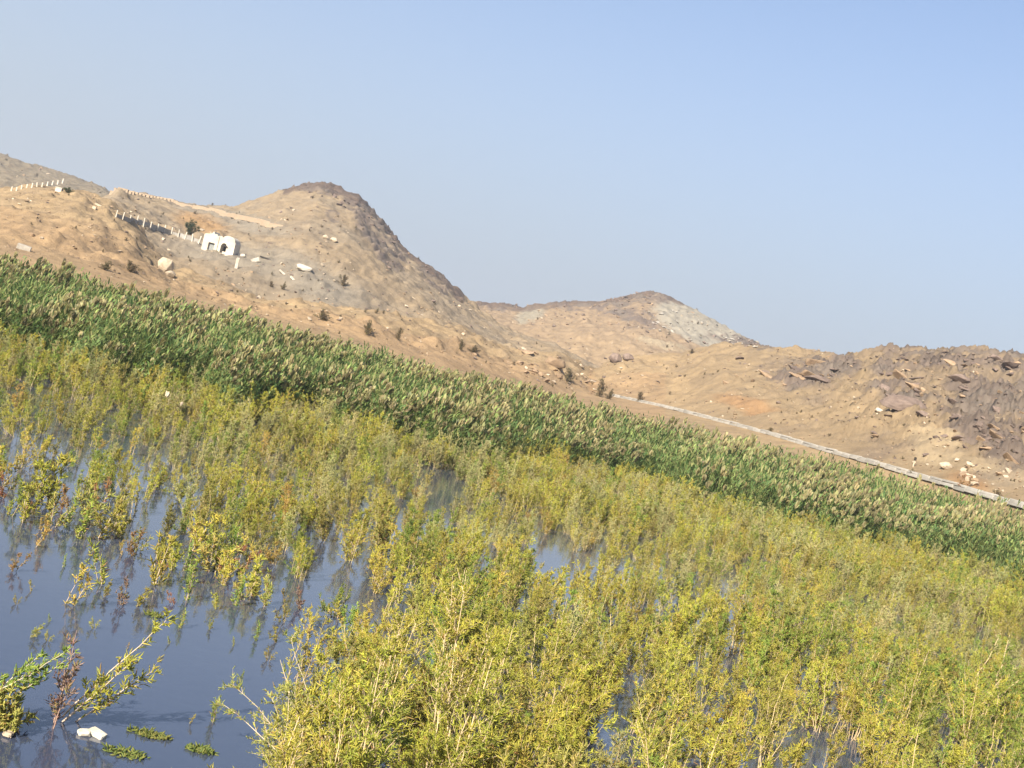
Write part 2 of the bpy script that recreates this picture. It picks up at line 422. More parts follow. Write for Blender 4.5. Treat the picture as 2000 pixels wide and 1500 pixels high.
# ---- colour of the soil and rock itself
def mixc(c, col, m):
    return c * (1 - m[..., None]) + np.array(col) * m[..., None]
n_a = sstep(-0.25, 0.3, fbm(XX * 0.05, YY * 0.04, 4, 21))
n_b = sstep(0.0, 0.35, fbm(XX * 0.16, YY * 0.12, 4, 22))
n_c = sstep(0.12, 0.35, fbm(XX * 0.5, YY * 0.4, 3, 23))
C = np.zeros(XX.shape + (3,)) + np.array((0.48, 0.345, 0.20))
C = mixc(C, (0.40, 0.295, 0.185), 0.7 * n_b)
C = mixc(C, (0.50, 0.335, 0.19), 0.75 * ((RID <= 3) & (PX0 < 1300)) * (1 - 0.4 * n_a))
C = mixc(C, (0.33, 0.235, 0.15), 0.45 * n_c * (RID <= 5))
isB = (RID == 6) | (RID == 7)
C = mixc(C, (0.375, 0.295, 0.205), isB * (0.55 + 0.45 * n_a))
C = mixc(C, (0.29, 0.22, 0.155), isB * 0.4 * n_c)
for e in [(560, 530, 130, 30, 16, .6), (420, 500, 90, 26, 14, .6), (640, 570, 70, 30, 14, .6), (430, 425, 90, 14, 14, .6), (500, 440, 60, 14, 14, .6)]:
    C = mixc(C, (0.345, 0.295, 0.23), 0.8 * ell(*e) * isB)
C = mixc(C, (0.47, 0.29, 0.14), 0.85 * ell(390, 440, 50, 16, 14, .5) * isB)
isC = RID >= 8
C = mixc(C, (0.42, 0.305, 0.20), isC * (PX0 > 700) * 0.8)
C = mixc(C, (0.30, 0.245, 0.17), isC * (PX0 < 700) * 0.95)
C = mixc(C, (0.24, 0.17, 0.12), isC * 0.5 * n_c)
C = mixc(C, (0.46, 0.33, 0.20), isC * 0.6 * ell(1150, 685, 110, 30, 8, .5))
rub = np.maximum(ell(1370, 640, 100, 32, 24, .18), ell(1420, 665, 60, 20, 24, .2)) * isC
C = mixc(C, (0.43, 0.385, 0.31), 0.95 * rub)
C = mixc(C, (0.42, 0.375, 0.29), 0.85 * ell(1035, 618, 30, 14, -20, .3) * isC)
C = mixc(C, (0.50, 0.40, 0.27), 0.8 * ell(1290, 675, 50, 8, 14, .3) * isC)
isR = (RID >= 3) & (RID <= 5) & (PX0 > 1150)
C = mixc(C, (0.375, 0.28, 0.175), isR * 0.55 * sstep(1250, 1500, PX0))
C = mixc(C, (0.47, 0.27, 0.13), 0.7 * np.maximum(ell(1460, 790, 60, 12, 10, .5), np.maximum(ell(1890, 945, 40, 20, 14, .5), ell(1100, 735, 60, 30, 20, .5))) * isR)
C = mixc(C, (0.56, 0.43, 0.27), 0.8 * np.maximum(ell(1950, 925, 80, 20, 14, .4), ell(1825, 880, 55, 30, 10, .3)) * isR)
C = mixc(C, (0.225, 0.175, 0.145), np.clip(1.5 * rk * (0.7 + 0.3 * crack), 0, 0.95))
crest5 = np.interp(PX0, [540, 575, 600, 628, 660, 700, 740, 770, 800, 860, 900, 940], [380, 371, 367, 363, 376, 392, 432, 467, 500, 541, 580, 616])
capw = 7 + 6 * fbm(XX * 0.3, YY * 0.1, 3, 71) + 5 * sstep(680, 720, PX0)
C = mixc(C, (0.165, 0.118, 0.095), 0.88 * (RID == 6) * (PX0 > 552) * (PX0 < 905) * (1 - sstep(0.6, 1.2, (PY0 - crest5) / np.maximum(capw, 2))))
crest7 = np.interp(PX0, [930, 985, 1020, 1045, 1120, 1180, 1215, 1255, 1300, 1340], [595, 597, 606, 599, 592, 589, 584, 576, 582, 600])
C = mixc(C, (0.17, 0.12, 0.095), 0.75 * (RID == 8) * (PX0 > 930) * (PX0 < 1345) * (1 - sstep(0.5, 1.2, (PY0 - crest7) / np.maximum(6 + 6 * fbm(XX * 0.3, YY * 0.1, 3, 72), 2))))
C = mixc(C, (0.26, 0.215, 0.175), 0.6 * rk * sstep(0.5, 0.7, wid))
C = mixc(C, (0.16, 0.17, 0.07), 0.6 * (RID <= 1))
C = C * np.array([0.985, 1.015, 1.02]) * 0.575
C = np.clip(C * (0.96 + 0.08 * RNG.random(XX.shape))[..., None], 0.02, 0.8)

def terrain_piece(name, r0, r1, c0=0, c1=NC - 1):
    sub = (slice(c0, c1 + 1), slice(r0, r1 + 1))
    nc, nr = c1 - c0 + 1, r1 - r0 + 1
    V = np.stack([XX[sub], YY[sub], ZZ[sub]], -1).reshape(-1, 3)
    cc = C[sub].reshape(-1, 3)
    i = np.arange(nc * nr).reshape(nc, nr)
    q = np.stack([i[:-1, :-1], i[1:, :-1], i[1:, 1:], i[:-1, 1:]], -1).reshape(-1, 4)
    me = mesh_np(name, V, quads=q, colors=cc)
    o = new_obj(name, me, MAT_TERRAIN)
    o['kind'] = 'structure'
    return o
RS = np.concatenate([[0], np.cumsum(ROWS)])
csplit = int(np.argmin(np.abs(S - ST(1165, 740)[0])))
csplit_far = int(np.argmin(np.abs(S - ST(600, 450)[0])))
T_bank = terrain_piece('shore_bank_ground', 0, RS[3])
T_footL = terrain_piece('tan_foothill', RS[3], RS[6], 0, csplit)
T_footR = terrain_piece('rocky_hill', RS[3], RS[6], csplit, NC - 1)
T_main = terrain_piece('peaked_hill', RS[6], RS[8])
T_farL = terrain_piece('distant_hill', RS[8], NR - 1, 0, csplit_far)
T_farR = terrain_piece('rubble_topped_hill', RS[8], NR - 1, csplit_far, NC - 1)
tag(T_bank, 'reddish tan earth bank between the reeds and the foothills')
tag(T_footL, 'low tan foothill above the reeds at the left')
tag(T_footR, 'tan hill with brown rock outcrops above the concrete canal')
tag(T_main, 'peaked grey tan hill behind the white building')
tag(T_farL, 'distant grey hill at the far left skyline')
tag(T_farR, 'distant hill with pale rubble on its crest')
# ground sheet to the horizon
gme = mesh_np('desert_ground_sheet', [(-5000, -5000, -1.2), (5000, -5000, -1.2), (5000, 5000, -1.2), (-5000, 5000, -1.2)], quads=[(0, 1, 2, 3)], colors=np.tile([[0.4, 0.29, 0.18]], (4, 1)))
tag(new_obj('ground', gme, MAT_TERRAIN), kind='structure')
wme = mesh_np('water_sheet', [(-140, -60, 0), (140, -60, 0), (140, 75, 0), (-140, 75, 0)], quads=[(0, 1, 2, 3)])
tag(new_obj('water', wme, MAT_WATER), 'still blue grey flood water around the shrubs', kind='structure')

def hit(px, py):
    """where the ray through a photo pixel meets the land (or the water)"""
    s, t = ST(px, py); s = float(s); t = float(t)
    c = int(np.clip(round((s - S[0]) / (S[1] - S[0])), 0, NC - 1))
    tt = (ZZ[c] - CAM_H) / YY[c]
    ok = np.nonzero((tt >= t) & (rowid >= 2))[0]
    if len(ok) == 0:
        k = int(np.argmax(np.where(rowid >= 3, tt, -9)))
        y = YY[c, k]; return Vector((s * y, y, ZZ[c, k])), rowid[k]
    k = ok[0]
    if k == 0: y = YY[c, 0]
    else:
        a, b = tt[k - 1], tt[k]; f = 0 if b <= a else np.clip((t - a) / (b - a), 0, 1)
        y = YY[c, k - 1] + f * (YY[c, k] - YY[c, k - 1])
    return Vector((s * y, y, float(np.interp(y, YY[c], ZZ[c])))), rowid[k]
def on_water(px, py):
    s, t = ST(px, py); y = -CAM_H / float(t)
    return Vector((float(s) * y, y, 0.0))
def ground_z(X, Y):
    c = np.clip(np.round((X / Y - S[0]) / (S[1] - S[0])), 0, NC - 1).astype(int)
    return np.array([np.interp(y, YY[k], ZZ[k]) for y, k in zip(np.atleast_1d(Y), np.atleast_1d(c))])

# ------------------------------------------------------------------ tube / strip builders
def nrm(v):
    return v / np.maximum(np.linalg.norm(v, axis=-1, keepdims=True), 1e-9)
def tubes(P, R, m=3, rng=RNG):
    """P (N,K,3), R (N,K) -> verts, quads"""
    n, k, _ = P.shape
    T = np.empty_like(P)
    T[:, 1:-1] = P[:, 2:] - P[:, :-2]; T[:, 0] = P[:, 1] - P[:, 0]; T[:, -1] = P[:, -1] - P[:, -2]
    T = nrm(T)
    ref = nrm(rng.normal(size=(n, 1, 3)))
    A = nrm(np.cross(T, np.broadcast_to(ref, T.shape))); B = np.cross(T, A)
    ang = np.arange(m) * 2 * np.pi / m
    V = P[:, :, None] + R[:, :, None, None] * (np.cos(ang)[:, None] * A[:, :, None] + np.sin(ang)[:, None] * B[:, :, None])
    i = np.arange(n * k * m).reshape(n, k, m)
    j = np.roll(i, -1, axis=2)
    q = np.stack([i[:, :-1], j[:, :-1], j[:, 1:], i[:, 1:]], -1).reshape(-1, 4)
    return V.reshape(-1, 3), q, k * m
def strips(P, W, side):
    """flat blades: P (N,K,3), W (N,K) half width, side (N,3)"""
    n, k, _ = P.shape
    V = np.stack([P - W[..., None] * side[:, None], P + W[..., None] * side[:, None]], 2)
    i = np.arange(n * k * 2).reshape(n, k, 2)
    q = np.stack([i[:, :-1, 0], i[:, :-1, 1], i[:, 1:, 1], i[:, 1:, 0]], -1).reshape(-1, 4)
    return V.reshape(-1, 3), q, k * 2
def perp(T, rng):
    r = nrm(rng.normal(size=T.shape))
    return nrm(r - (r * T).sum(-1, keepdims=True) * T)
def curve_eval(P, idx, u):
    """P (N,K,3); idx (M), u (M) in 0..1 -> point, tangent"""
    K = P.shape[1]
    f = np.clip(u * (K - 1), 0, K - 1.001); a = f.astype(int); w = (f - a)[:, None]
    p0 = P[idx, a]; p1 = P[idx, a + 1]
    return p0 * (1 - w) + p1 * w, nrm(p1 - p0)

PAL = {
    'yellow': [(0.33, 0.290, 0.045), (0.38, 0.330, 0.055), (0.28, 0.265, 0.045), (0.39, 0.295, 0.075)],
    'green': [(0.20, 0.240, 0.045), (0.25, 0.280, 0.055), (0.15, 0.190, 0.040), (0.30, 0.290, 0.055)],
    'olive': [(0.26, 0.235, 0.060), (0.31, 0.275, 0.075), (0.21, 0.200, 0.050), (0.36, 0.285, 0.085)],
    'amber': [(0.38, 0.265, 0.065), (0.42, 0.285, 0.085), (0.32, 0.255, 0.055), (0.37, 0.30, 0.06)],
    'sage': [(0.33, 0.300, 0.125), (0.37, 0.330, 0.150), (0.28, 0.275, 0.110), (0.40, 0.330, 0.155)],
    'mauve': [(0.30, 0.195, 0.150), (0.35, 0.25, 0.18), (0.27, 0.23, 0.10), (0.33, 0.18, 0.14)],
    'russet': [(0.36, 0.18, 0.08), (0.40, 0.24, 0.09), (0.30, 0.21, 0.07), (0.34, 0.14, 0.08)],
    'dry': [(0.125, 0.095, 0.050), (0.16, 0.115, 0.062), (0.095, 0.083, 0.040), (0.12, 0.11, 0.045)],
    'dark': [(0.07, 0.10, 0.03), (0.10, 0.12, 0.04), (0.06, 0.075, 0.025), (0.12, 0.12, 0.045)],
}
def make_bush(seed, H, nst, spread, pal, stem_r=0.009, shoots=14, twigs=16, twig_len=0.053, twig_r=0.0063, bare=0.04, shoot_len=0.36, stem_col=(0.42, 0.33, 0.20), bend=0.25):
    rng = np.random.default_rng(seed)
    K = 9
    az = rng.random(nst) * 2 * np.pi
    lean = np.abs(rng.normal(0, spread, nst)); lean[0] = 0.05
    h = H * (0.62 + 0.42 * rng.random(nst)) * np.cos(lean * 0.5); h[0] = H
    base = np.stack([rng.normal(0, 0.06 * H, nst), rng.normal(0, 0.06 * H, nst), np.full(nst, -0.06)], -1)
    u = np.linspace(0, 1, K)
    ang = lean[:, None] * (1 - bend + 2 * bend * u[None])            # bends outwards
    seg = h[:, None] / (K - 1)
    dirs = np.stack([np.sin(ang) * np.cos(az)[:, None], np.sin(ang) * np.sin(az)[:, None], np.cos(ang)], -1) + rng.normal(0, 0.07, (nst, K, 3))
    SP = base[:, None] + np.cumsum(np.concatenate([np.zeros((nst, 1, 3)), (dirs * seg[..., None])[:, 1:]], 1), 1)
    SR = stem_r * (1.0 - 0.75 * u)[None] * (0.7 + 0.5 * rng.random(nst))[:, None]
    # side shoots
    M = nst * shoots
    si = np.repeat(np.arange(nst), shoots); su = bare + (1 - bare) * rng.random(M) ** 0.85
    p0, tg = curve_eval(SP, si, su)
    out = perp(tg, rng)
    d0 = nrm(tg * 0.75 + out * (0.55 + 0.5 * rng.random((M, 1))) + np.array([0, 0, 0.12]))
    sl = shoot_len * H ** 0.5 * (0.45 + 0.75 * rng.random(M)) * (1.05 - 0.65 * su)
    k2 = 5; uu = np.linspace(0, 1, k2)
    bendv = rng.normal(0, 0.22, (M, 3)) + np.array([0, 0, 0.12])
    HP = p0[:, None] + sl[:, None, None] * (uu[None, :, None] * d0[:, None] + (uu ** 2)[None, :, None] * bendv[:, None] * 0.5)
    HR = 0.35 * stem_r * (1 - 0.7 * uu)[None] * np.ones((M, 1))
    # twiglets on shoots, and a few on the stems' tops
    Q = M * twigs
    qi = np.repeat(np.arange(M), twigs); qu = 0.05 + 0.95 * rng.random(Q)
    q0, qt = curve_eval(HP, qi, qu)
    Q2 = nst * twigs * 2
    ri = np.repeat(np.arange(nst), twigs * 2); ru = bare + (1 - bare) * rng.random(Q2) ** 0.7
    r0, rt = curve_eval(SP, ri, ru)
    q0 = np.concatenate([q0, r0]); qt = np.concatenate([qt, rt]); Q += Q2
    d1 = nrm(qt * 0.65 + perp(qt, rng) * (0.5 + 0.6 * rng.random((Q, 1))) + np.array([0, 0, 0.1]))
    tl = twig_len * (0.5 + 0.9 * rng.random(Q))
    k3 = 4; u3 = np.linspace(0, 1, k3)
    curl = nrm(rng.normal(size=(Q, 3)) + np.array([0, 0, 0.5])) * 0.7
    TP = q0[:, None] + tl[:, None, None] * (u3[None, :, None] * d1[:, None] + (u3 ** 2)[None, :, None] * curl[:, None] * 0.55)
    TR = twig_r * np.array([0.75, 1.1, 0.85, 0.12])[None] * (0.65 + 0.6 * rng.random(Q))[:, None]
    V, q, per = tubes(TP, TR, 3, rng)
    pal = np.array(PAL[pal]) * (np.array([1.38, 1.50, 1.42]) if pal not in ('dry', 'dark', 'mauve', 'russet') else 1.0)
    shoot_pick = rng.choice(len(pal), M, p=[0.42, 0.28, 0.2, 0.1])
    pick = np.concatenate([shoot_pick[qi[:M * twigs]], rng.choice(len(pal), Q2)])
    flip = rng.random(Q) < 0.25
    pick = np.where(flip, rng.integers(0, len(pal), Q), pick)
    cc = pal[pick] * (0.75 + 0.5 * rng.random((Q, 1)))
    hgt = np.clip(q0[:, 2:3] / H, 0, 1)
    amber = (rng.random((Q, 1)) < 0.12 * (1 - hgt))
    cc = np.where(amber, np.array([[0.40, 0.25, 0.09]]), cc)
    FC = np.repeat(cc, per, 0)
    V1, q1, per1 = tubes(SP, SR, 4, rng); V2, q2, per2 = tubes(HP, HR, 3, rng)
    SV = np.concatenate([V1, V2]); SQ = np.concatenate([q1, q2 + len(V1)])
    sc = np.array(stem_col)
    SC = np.concatenate([np.repeat(sc * (0.8 + 0.4 * rng.random((nst, 1))), per1, 0), np.repeat(sc * 0.85 * (0.7 + 0.5 * rng.random((M, 1))), per2, 0)])
    return (V, q, FC), (SV, SQ, SC)

class Plant:
    def __init__(self, key, cls, pal, H, **kw):
        self.key, self.cls, self.pal, self.H = key, cls, pal, H
        f, s = make_bush(H=H, pal=pal, **kw)
        self.f, self.s = f, s
        fm = MAT_DRY if pal == 'dry' else MAT_FOL
        self.fme = mesh_np('foliage_' + key, f[0], f[1], colors=f[2]); self.fme.materials.append(fm)
        self.sme = mesh_np('stem_' + key, s[0], s[1], colors=s[2]); self.sme.materials.append(MAT_STEM)
    def joined(self, name):
        V = np.concatenate([self.f[0], self.s[0]]); q = np.concatenate([self.f[1], self.s[1] + len(self.f[0])])
        c = np.concatenate([self.f[2], self.s[2]])
        mi = np.concatenate([np.zeros(len(self.f[1])), np.ones(len(self.s[1]))])
        me = mesh_np(name, V, q, colors=c, matidx=mi)
        me.materials.append(MAT_FOL); me.materials.append(MAT_STEM)
        return bpy.data.objects.new(name, me)
BUSH = []
def addp(*a, **k):
    p = Plant(*a, **k); BUSH.append(p); return p
specs = [('yellow', 1.35, 9), ('yellow', 1.2, 8), ('yellow', 1.5, 10), ('green', 1.3, 9), ('green', 1.15, 8), ('olive', 1.3, 9), ('olive', 1.1, 8), ('amber', 1.25, 8), ('sage', 1.35, 9), ('sage', 1.15, 8)]
for i, (pal, H, n) in enumerate(specs):
    addp('medium%02d' % i, 'medium', pal, H, seed=100 + i, nst=n - 2, spread=0.27, shoots=14, twigs=17, shoot_len=0.30)
for i, pal in enumerate(['yellow', 'green', 'yellow']):
    addp('tall%02d' % i, 'tall', pal, 2.0, seed=200 + i, nst=6, spread=0.24, stem_r=0.012, shoots=20, twigs=17, shoot_len=0.34, twig_len=0.05, twig_r=0.0056, bare=0.14, stem_col=(0.56, 0.43, 0.25))
for i, pal in enumerate(['yellow', 'olive', 'green', 'amber']):
    addp('low%02d' % i, 'low', pal, 0.75, seed=300 + i, nst=7, spread=0.5, shoots=9, twigs=12, shoot_len=0.28, bare=0.05)
for i, pal in enumerate(['yellow', 'green', 'olive', 'sage', 'yellow']):
    addp('slim%02d' % i, 'slim', pal, 1.15, seed=350 + i, nst=4, spread=0.15, shoots=13, twigs=13, shoot_len=0.22, bare=0.03, bend=0.4)
SPRIG = []
for i, pal in enumerate(['green', 'yellow', 'mauve', 'russet', 'amber', 'olive']):
    SPRIG.append(Plant('sprig%02d' % i, 'sprig', pal, 0.5, seed=400 + i, nst=3 if i % 2 else 2, spread=0.3, shoots=9, twigs=11, twig_len=0.045, twig_r=0.0055, bare=0.04, shoot_len=0.20, stem_r=0.006, stem_col=(0.45, 0.36, 0.26)))
SPR = {p.pal: p for p in SPRIG}
DRY = [Plant('dry%d' % i, 'dry', 'dry', 1.3, seed=500 + i, nst=12, spread=0.7, shoots=10, twigs=7, twig_len=0.14, twig_r=0.016, bare=0.05, shoot_len=0.4, stem_col=(0.14, 0.11, 0.07)) for i in range(3)]
DARKB = Plant('dark0', 'dark', 'dark', 1.6, seed=520, nst=14, spread=0.5, shoots=12, twigs=8, twig_len=0.16, twig_r=0.02, bare=0.02, shoot_len=0.42, stem_col=(0.14, 0.11, 0.07))

def put_plant(pl, name, loc, scale, rz, label, cat, group=None, tilt=(0, 0), zs=1.0):
    e = empty(name, loc)
    e.rotation_euler = Euler((tilt[0], tilt[1], 0)).to_matrix().to_4x4().to_euler()
    m = Euler((tilt[0], tilt[1], 0)).to_matrix() @ Euler((0, 0, rz)).to_matrix()
    e.rotation_euler = m.to_euler(); e.scale = (scale, scale, scale * zs)
    f = bpy.data.objects.new('foliage', pl.fme); COL.objects.link(f); f.parent = e
    s = bpy.data.objects.new('stem', pl.sme); COL.objects.link(s); s.parent = e
    tag(e, label, cat, group)
    return e

# ------------------------------------------------------------------ geometry-node scatter for the masses
def scatter(name, pts, rots, scls, vids, templates, label, mat=None):
    tc = bpy.data.collections.new(name + '_kinds')
    for o in templates: tc.objects.link(o)
    me = bpy.data.meshes.new(name)
    me.vertices.add(len(pts)); me.vertices.foreach_set('co', np.asarray(pts, np.float32).ravel())
    a = me.attributes.new('rot', 'FLOAT_VECTOR', 'POINT'); a.data.foreach_set('vector', np.asarray(rots, np.float32).ravel())
    a = me.attributes.new('scl', 'FLOAT_VECTOR', 'POINT'); a.data.foreach_set('vector', np.asarray(scls, np.float32).ravel())
    a = me.attributes.new('vid', 'INT', 'POINT'); a.data.foreach_set('value', np.asarray(vids, np.int32))
    me.update()
    g = bpy.data.node_groups.new(name + '_scatter', 'GeometryNodeTree')
    g.interface.new_socket('Geometry', in_out='INPUT', socket_type='NodeSocketGeometry')
    g.interface.new_socket('Geometry', in_out='OUTPUT', socket_type='NodeSocketGeometry')
    gi = g.nodes.new('NodeGroupInput'); go = g.nodes.new('NodeGroupOutput')
    ci = g.nodes.new('GeometryNodeCollectionInfo'); ci.inputs['Collection'].default_value = tc
    ci.inputs['Separate Children'].default_value = True; ci.inputs['Reset Children'].default_value = True
    ip = g.nodes.new('GeometryNodeInstanceOnPoints'); ip.inputs['Pick Instance'].default_value = True
    def na(nm, dt):
        n = g.nodes.new('GeometryNodeInputNamedAttribute'); n.data_type = dt; n.inputs['Name'].default_value = nm
        return next(o for o in n.outputs if o.enabled and o.name == 'Attribute')
    eu = g.nodes.new('FunctionNodeEulerToRotation')
    L = g.links.new
    L(gi.outputs[0], ip.inputs['Points']); L(ci.outputs[0], ip.inputs['Instance'])
    L(na('vid', 'INT'), ip.inputs['Instance Index'])
    L(na('rot', 'FLOAT_VECTOR'), eu.inputs[0]); L(eu.outputs[0], ip.inputs['Rotation'])
    L(na('scl', 'FLOAT_VECTOR'), ip.inputs['Scale'])
    L(ip.outputs[0], go.inputs[0])
    o = new_obj(name, me)
    md = o.modifiers.new('scatter', 'NODES'); md.node_group = g
    tag(o, label, kind='stuff')
    return o

# ------------------------------------------------------------------ reeds
def make_reed_clump(seed, n=11, H=2.6, plume=0.6, dark=1.0):
    rng = np.random.default_rng(seed)
    base = np.stack([rng.normal(0, 0.22, n), rng.normal(0, 0.22, n), np.full(n, -0.1)], -1)
    h = H * (0.62 + 0.45 * rng.random(n))
    lean = np.stack([0.05 + rng.normal(0, 0.06, n), rng.normal(0, 0.06, n), np.ones(n)], -1)
    u = np.linspace(0, 1, 5)
    P = base[:, None] + (h[:, None, None] * u[None, :, None]) * lean[:, None]
    P[:, :, 0] += (u ** 3)[None] * 0.18
    V0, q0, per0 = tubes(P, 0.008 * (1 - 0.6 * u)[None] * np.ones((n, 1)), 3, rng)
    C0 = np.repeat(np.array([[0.27, 0.30, 0.10]]) * (0.7 + 0.6 * rng.random((n, 1))), per0, 0)
    nl = 8; M = n * nl
    idx = np.repeat(np.arange(n), nl); lu = 0.12 + 0.85 * np.tile(np.linspace(0, 1, nl), n) + rng.normal(0, 0.03, M)
    p0, tg = curve_eval(P, idx, np.clip(lu, 0, 1))
    az = rng.random(M) * 2 * np.pi
    out = np.stack([np.cos(az) + 0.35, np.sin(az), np.zeros(M)], -1); out = nrm(out)
    ll = 0.5 * (0.7 + 0.6 * rng.random(M))
    k = 5; w = np.linspace(0, 1, k)
    up0 = 1.0 + 0.3 * rng.random(M)
    LP = p0[:, None] + ll[:, None, None] * (w[None, :, None] * (out * 0.36)[:, None] + (w[None, :] * up0[:, None] * 0.75 - (w ** 2)[None] * (0.30 + 0.45 * rng.random(M))[:, None])[..., None] * np.array([0, 0, 1.0]))
    LW = 0.026 * np.array([0.7, 1.0, 0.9, 0.6, 0.05])[None] * (0.8 + 0.5 * rng.random(M))[:, None]
    side = nrm(np.cross(out, np.array([0, 0, 1.0])) + rng.normal(0, 0.3, (M, 3)))
    V1, q1, per1 = strips(LP, LW, side)
    lc = np.array([(0.120, 0.205, 0.065), (0.165, 0.255, 0.075), (0.225, 0.290, 0.085), (0.30, 0.295, 0.115)])[rng.choice(4, M, p=[.33, .29, .24, .14])]
    C1 = np.repeat(lc * dark * (0.75 + 0.5 * rng.random((M, 1))), per1, 0)
    # plumes
    has = np.nonzero(rng.random(n) < plume)[0]
    nb = 20; M2 = len(has) * nb
    pi_ = np.repeat(has, nb); top, tt = curve_eval(P, pi_, 0.93 + 0.07 * rng.random(M2))
    az = rng.random(M2) * 2 * np.pi
    o2 = np.stack([np.cos(az) * 0.6 + 0.55, np.sin(az) * 0.6, np.zeros(M2)], -1)
    pl = 0.42 * (0.6 + 0.6 * rng.random(M2)); k2 = 4; w2 = np.linspace(0, 1, k2)
    PP = top[:, None] + pl[:, None, None] * (w2[None, :, None] * (o2 * 0.26)[:, None] + (w2[None] * 0.95 - (w2 ** 2)[None] * (0.1 + 0.4 * rng.random(M2))[:, None])[..., None] * np.array([0, 0, 1.0]))
    PW = 0.075 * np.array([0.35, 1.0, 0.9, 0.1])[None] * (0.7 + 0.5 * rng.random(M2))[:, None]
    V2, q2, per2 = strips(PP, PW, perp(nrm(o2 + np.array([0, 0, 1.0])), rng))
    pc = np.array([0.36, 0.325, 0.160]) * (0.7 + 0.5 * rng.random((M2, 1))) * np.array([1, 1, 1]) + rng.normal(0, 0.015, (M2, 3))
    C2 = np.repeat(np.clip(pc, 0.02, 1), per2, 0)
    V = np.concatenate([V0, V1, V2]); q = np.concatenate([q0, q1 + len(V0), q2 + len(V0) + len(V1)])
    return V, q, np.concatenate([C0, C1, C2])
reed_templates = []
for i in range(10):
    pl = [0.42, 0.34, 0.26, 0.38, 0.06, 0.26, 0.46, 0.10, 0.34, 0.0][i]
    V, q, c = make_reed_clump(600 + i, plume=pl, dark=[1, .9, 1.1, 1, .85, 1, 1.05, 0.8, 1.1, .75][i])
    me = mesh_np('reed_clump_kind%02d' % i, V, q, colors=c); me.materials.append(MAT_REED)
    reed_templates.append(bpy.data.objects.new('reed_clump_kind%02d' % i, me))
TOP = np.array([(-120, 470), (0, 500), (60, 507), (120, 517), (200, 545), (330, 575), (450, 602), (520, 622), (600, 650), (700, 672), (800, 694), (900, 722), (1000, 746),
                (1100, 770), (1200, 795), (1300, 818), (1400, 842), (1500, 865), (1600, 885), (1700, 910), (1750, 930), (1850, 955), (1950, 977), (2000, 992), (2150, 1030)], float)
st_, tt_ = ST(TOP[:, 0], TOP[:, 1]); ot = np.argsort(st_)
rp, rr, rs_, rv = [], [], [], []
rng = np.random.default_rng(11)
cell = 0.52
for s_lo in np.arange(-0.53, 0.53, 0.0001 + 0.0095):
    yfr = float(reed_front(s_lo)); ybk = float(np.interp(s_lo, S, yb)) + 0.3
    y = yfr + rng.random() * cell
    while y < ybk:
        s = s_lo + rng.normal(0, 0.004); yy = y + rng.normal(0, 0.2)
        edge = 1.3 * fbm(np.array([s * yy * 0.35]), np.array([yy * 0.35]), 2, 31)[0] * 3
        f = (yy - yfr - edge) / max(ybk - yfr, 1)
        if f > -0.02:
            rp.append((s * yy, yy)); rv.append(f)
        y += cell * (0.8 + 0.5 * rng.random())
rp = np.array(rp); rf = np.clip(np.array(rv), 0, 1)
gz = np.maximum(ground_z(rp[:, 0], rp[:, 1]), 0.0)
sv = rp[:, 0] / rp[:, 1]
ztop = CAM_H + np.interp(sv, st_[ot], tt_[ot]) * (np.interp(sv, S, yb))
h_back = np.clip(ztop - 1.15 + 0.08, 1.6, 4.4)
hN = fbm(rp[:, 0] * 0.18, rp[:, 1] * 0.18, 3, 33)
patchN = fbm(rp[:, 0] * 0.22 + 9, rp[:, 1] * 0.16, 3, 34)
hh = ((1.75 + 0.7 * np.clip(rf * 6, 0, 1)) * (1 - rf) + h_back * rf) * (1 + 0.14 * hN * (1 - rf ** 2)) * (0.88 + 0.14 * rng.random(len(rp)))
vid = np.array([0, 1, 2, 3, 5, 6, 8])[rng.integers(0, 7, len(rp))]
vid = np.where(patchN < -0.02, np.array([4, 7, 9])[rng.integers(0, 3, len(rp))], vid)
vid = np.where(rf > 0.93, np.array([4, 7, 9])[rng.integers(0, 3, len(rp))], vid)
hh = np.where(rf > 0.93, hh * 0.92, hh)
sc = np.stack([0.9 + 0.3 * rng.random(len(rp)), 0.9 + 0.3 * rng.random(len(rp)), hh / 2.55], -1)
ro = np.stack([rng.normal(0, 0.03, len(rp)), 0.02 + rng.normal(0, 0.03, len(rp)), rng.normal(0, 0.5, len(rp))], -1)
scatter('reed_bed', np.column_stack([rp, gz]), ro, sc, vid, reed_templates, 'dense green reed bed with tan plumes along the far shore')

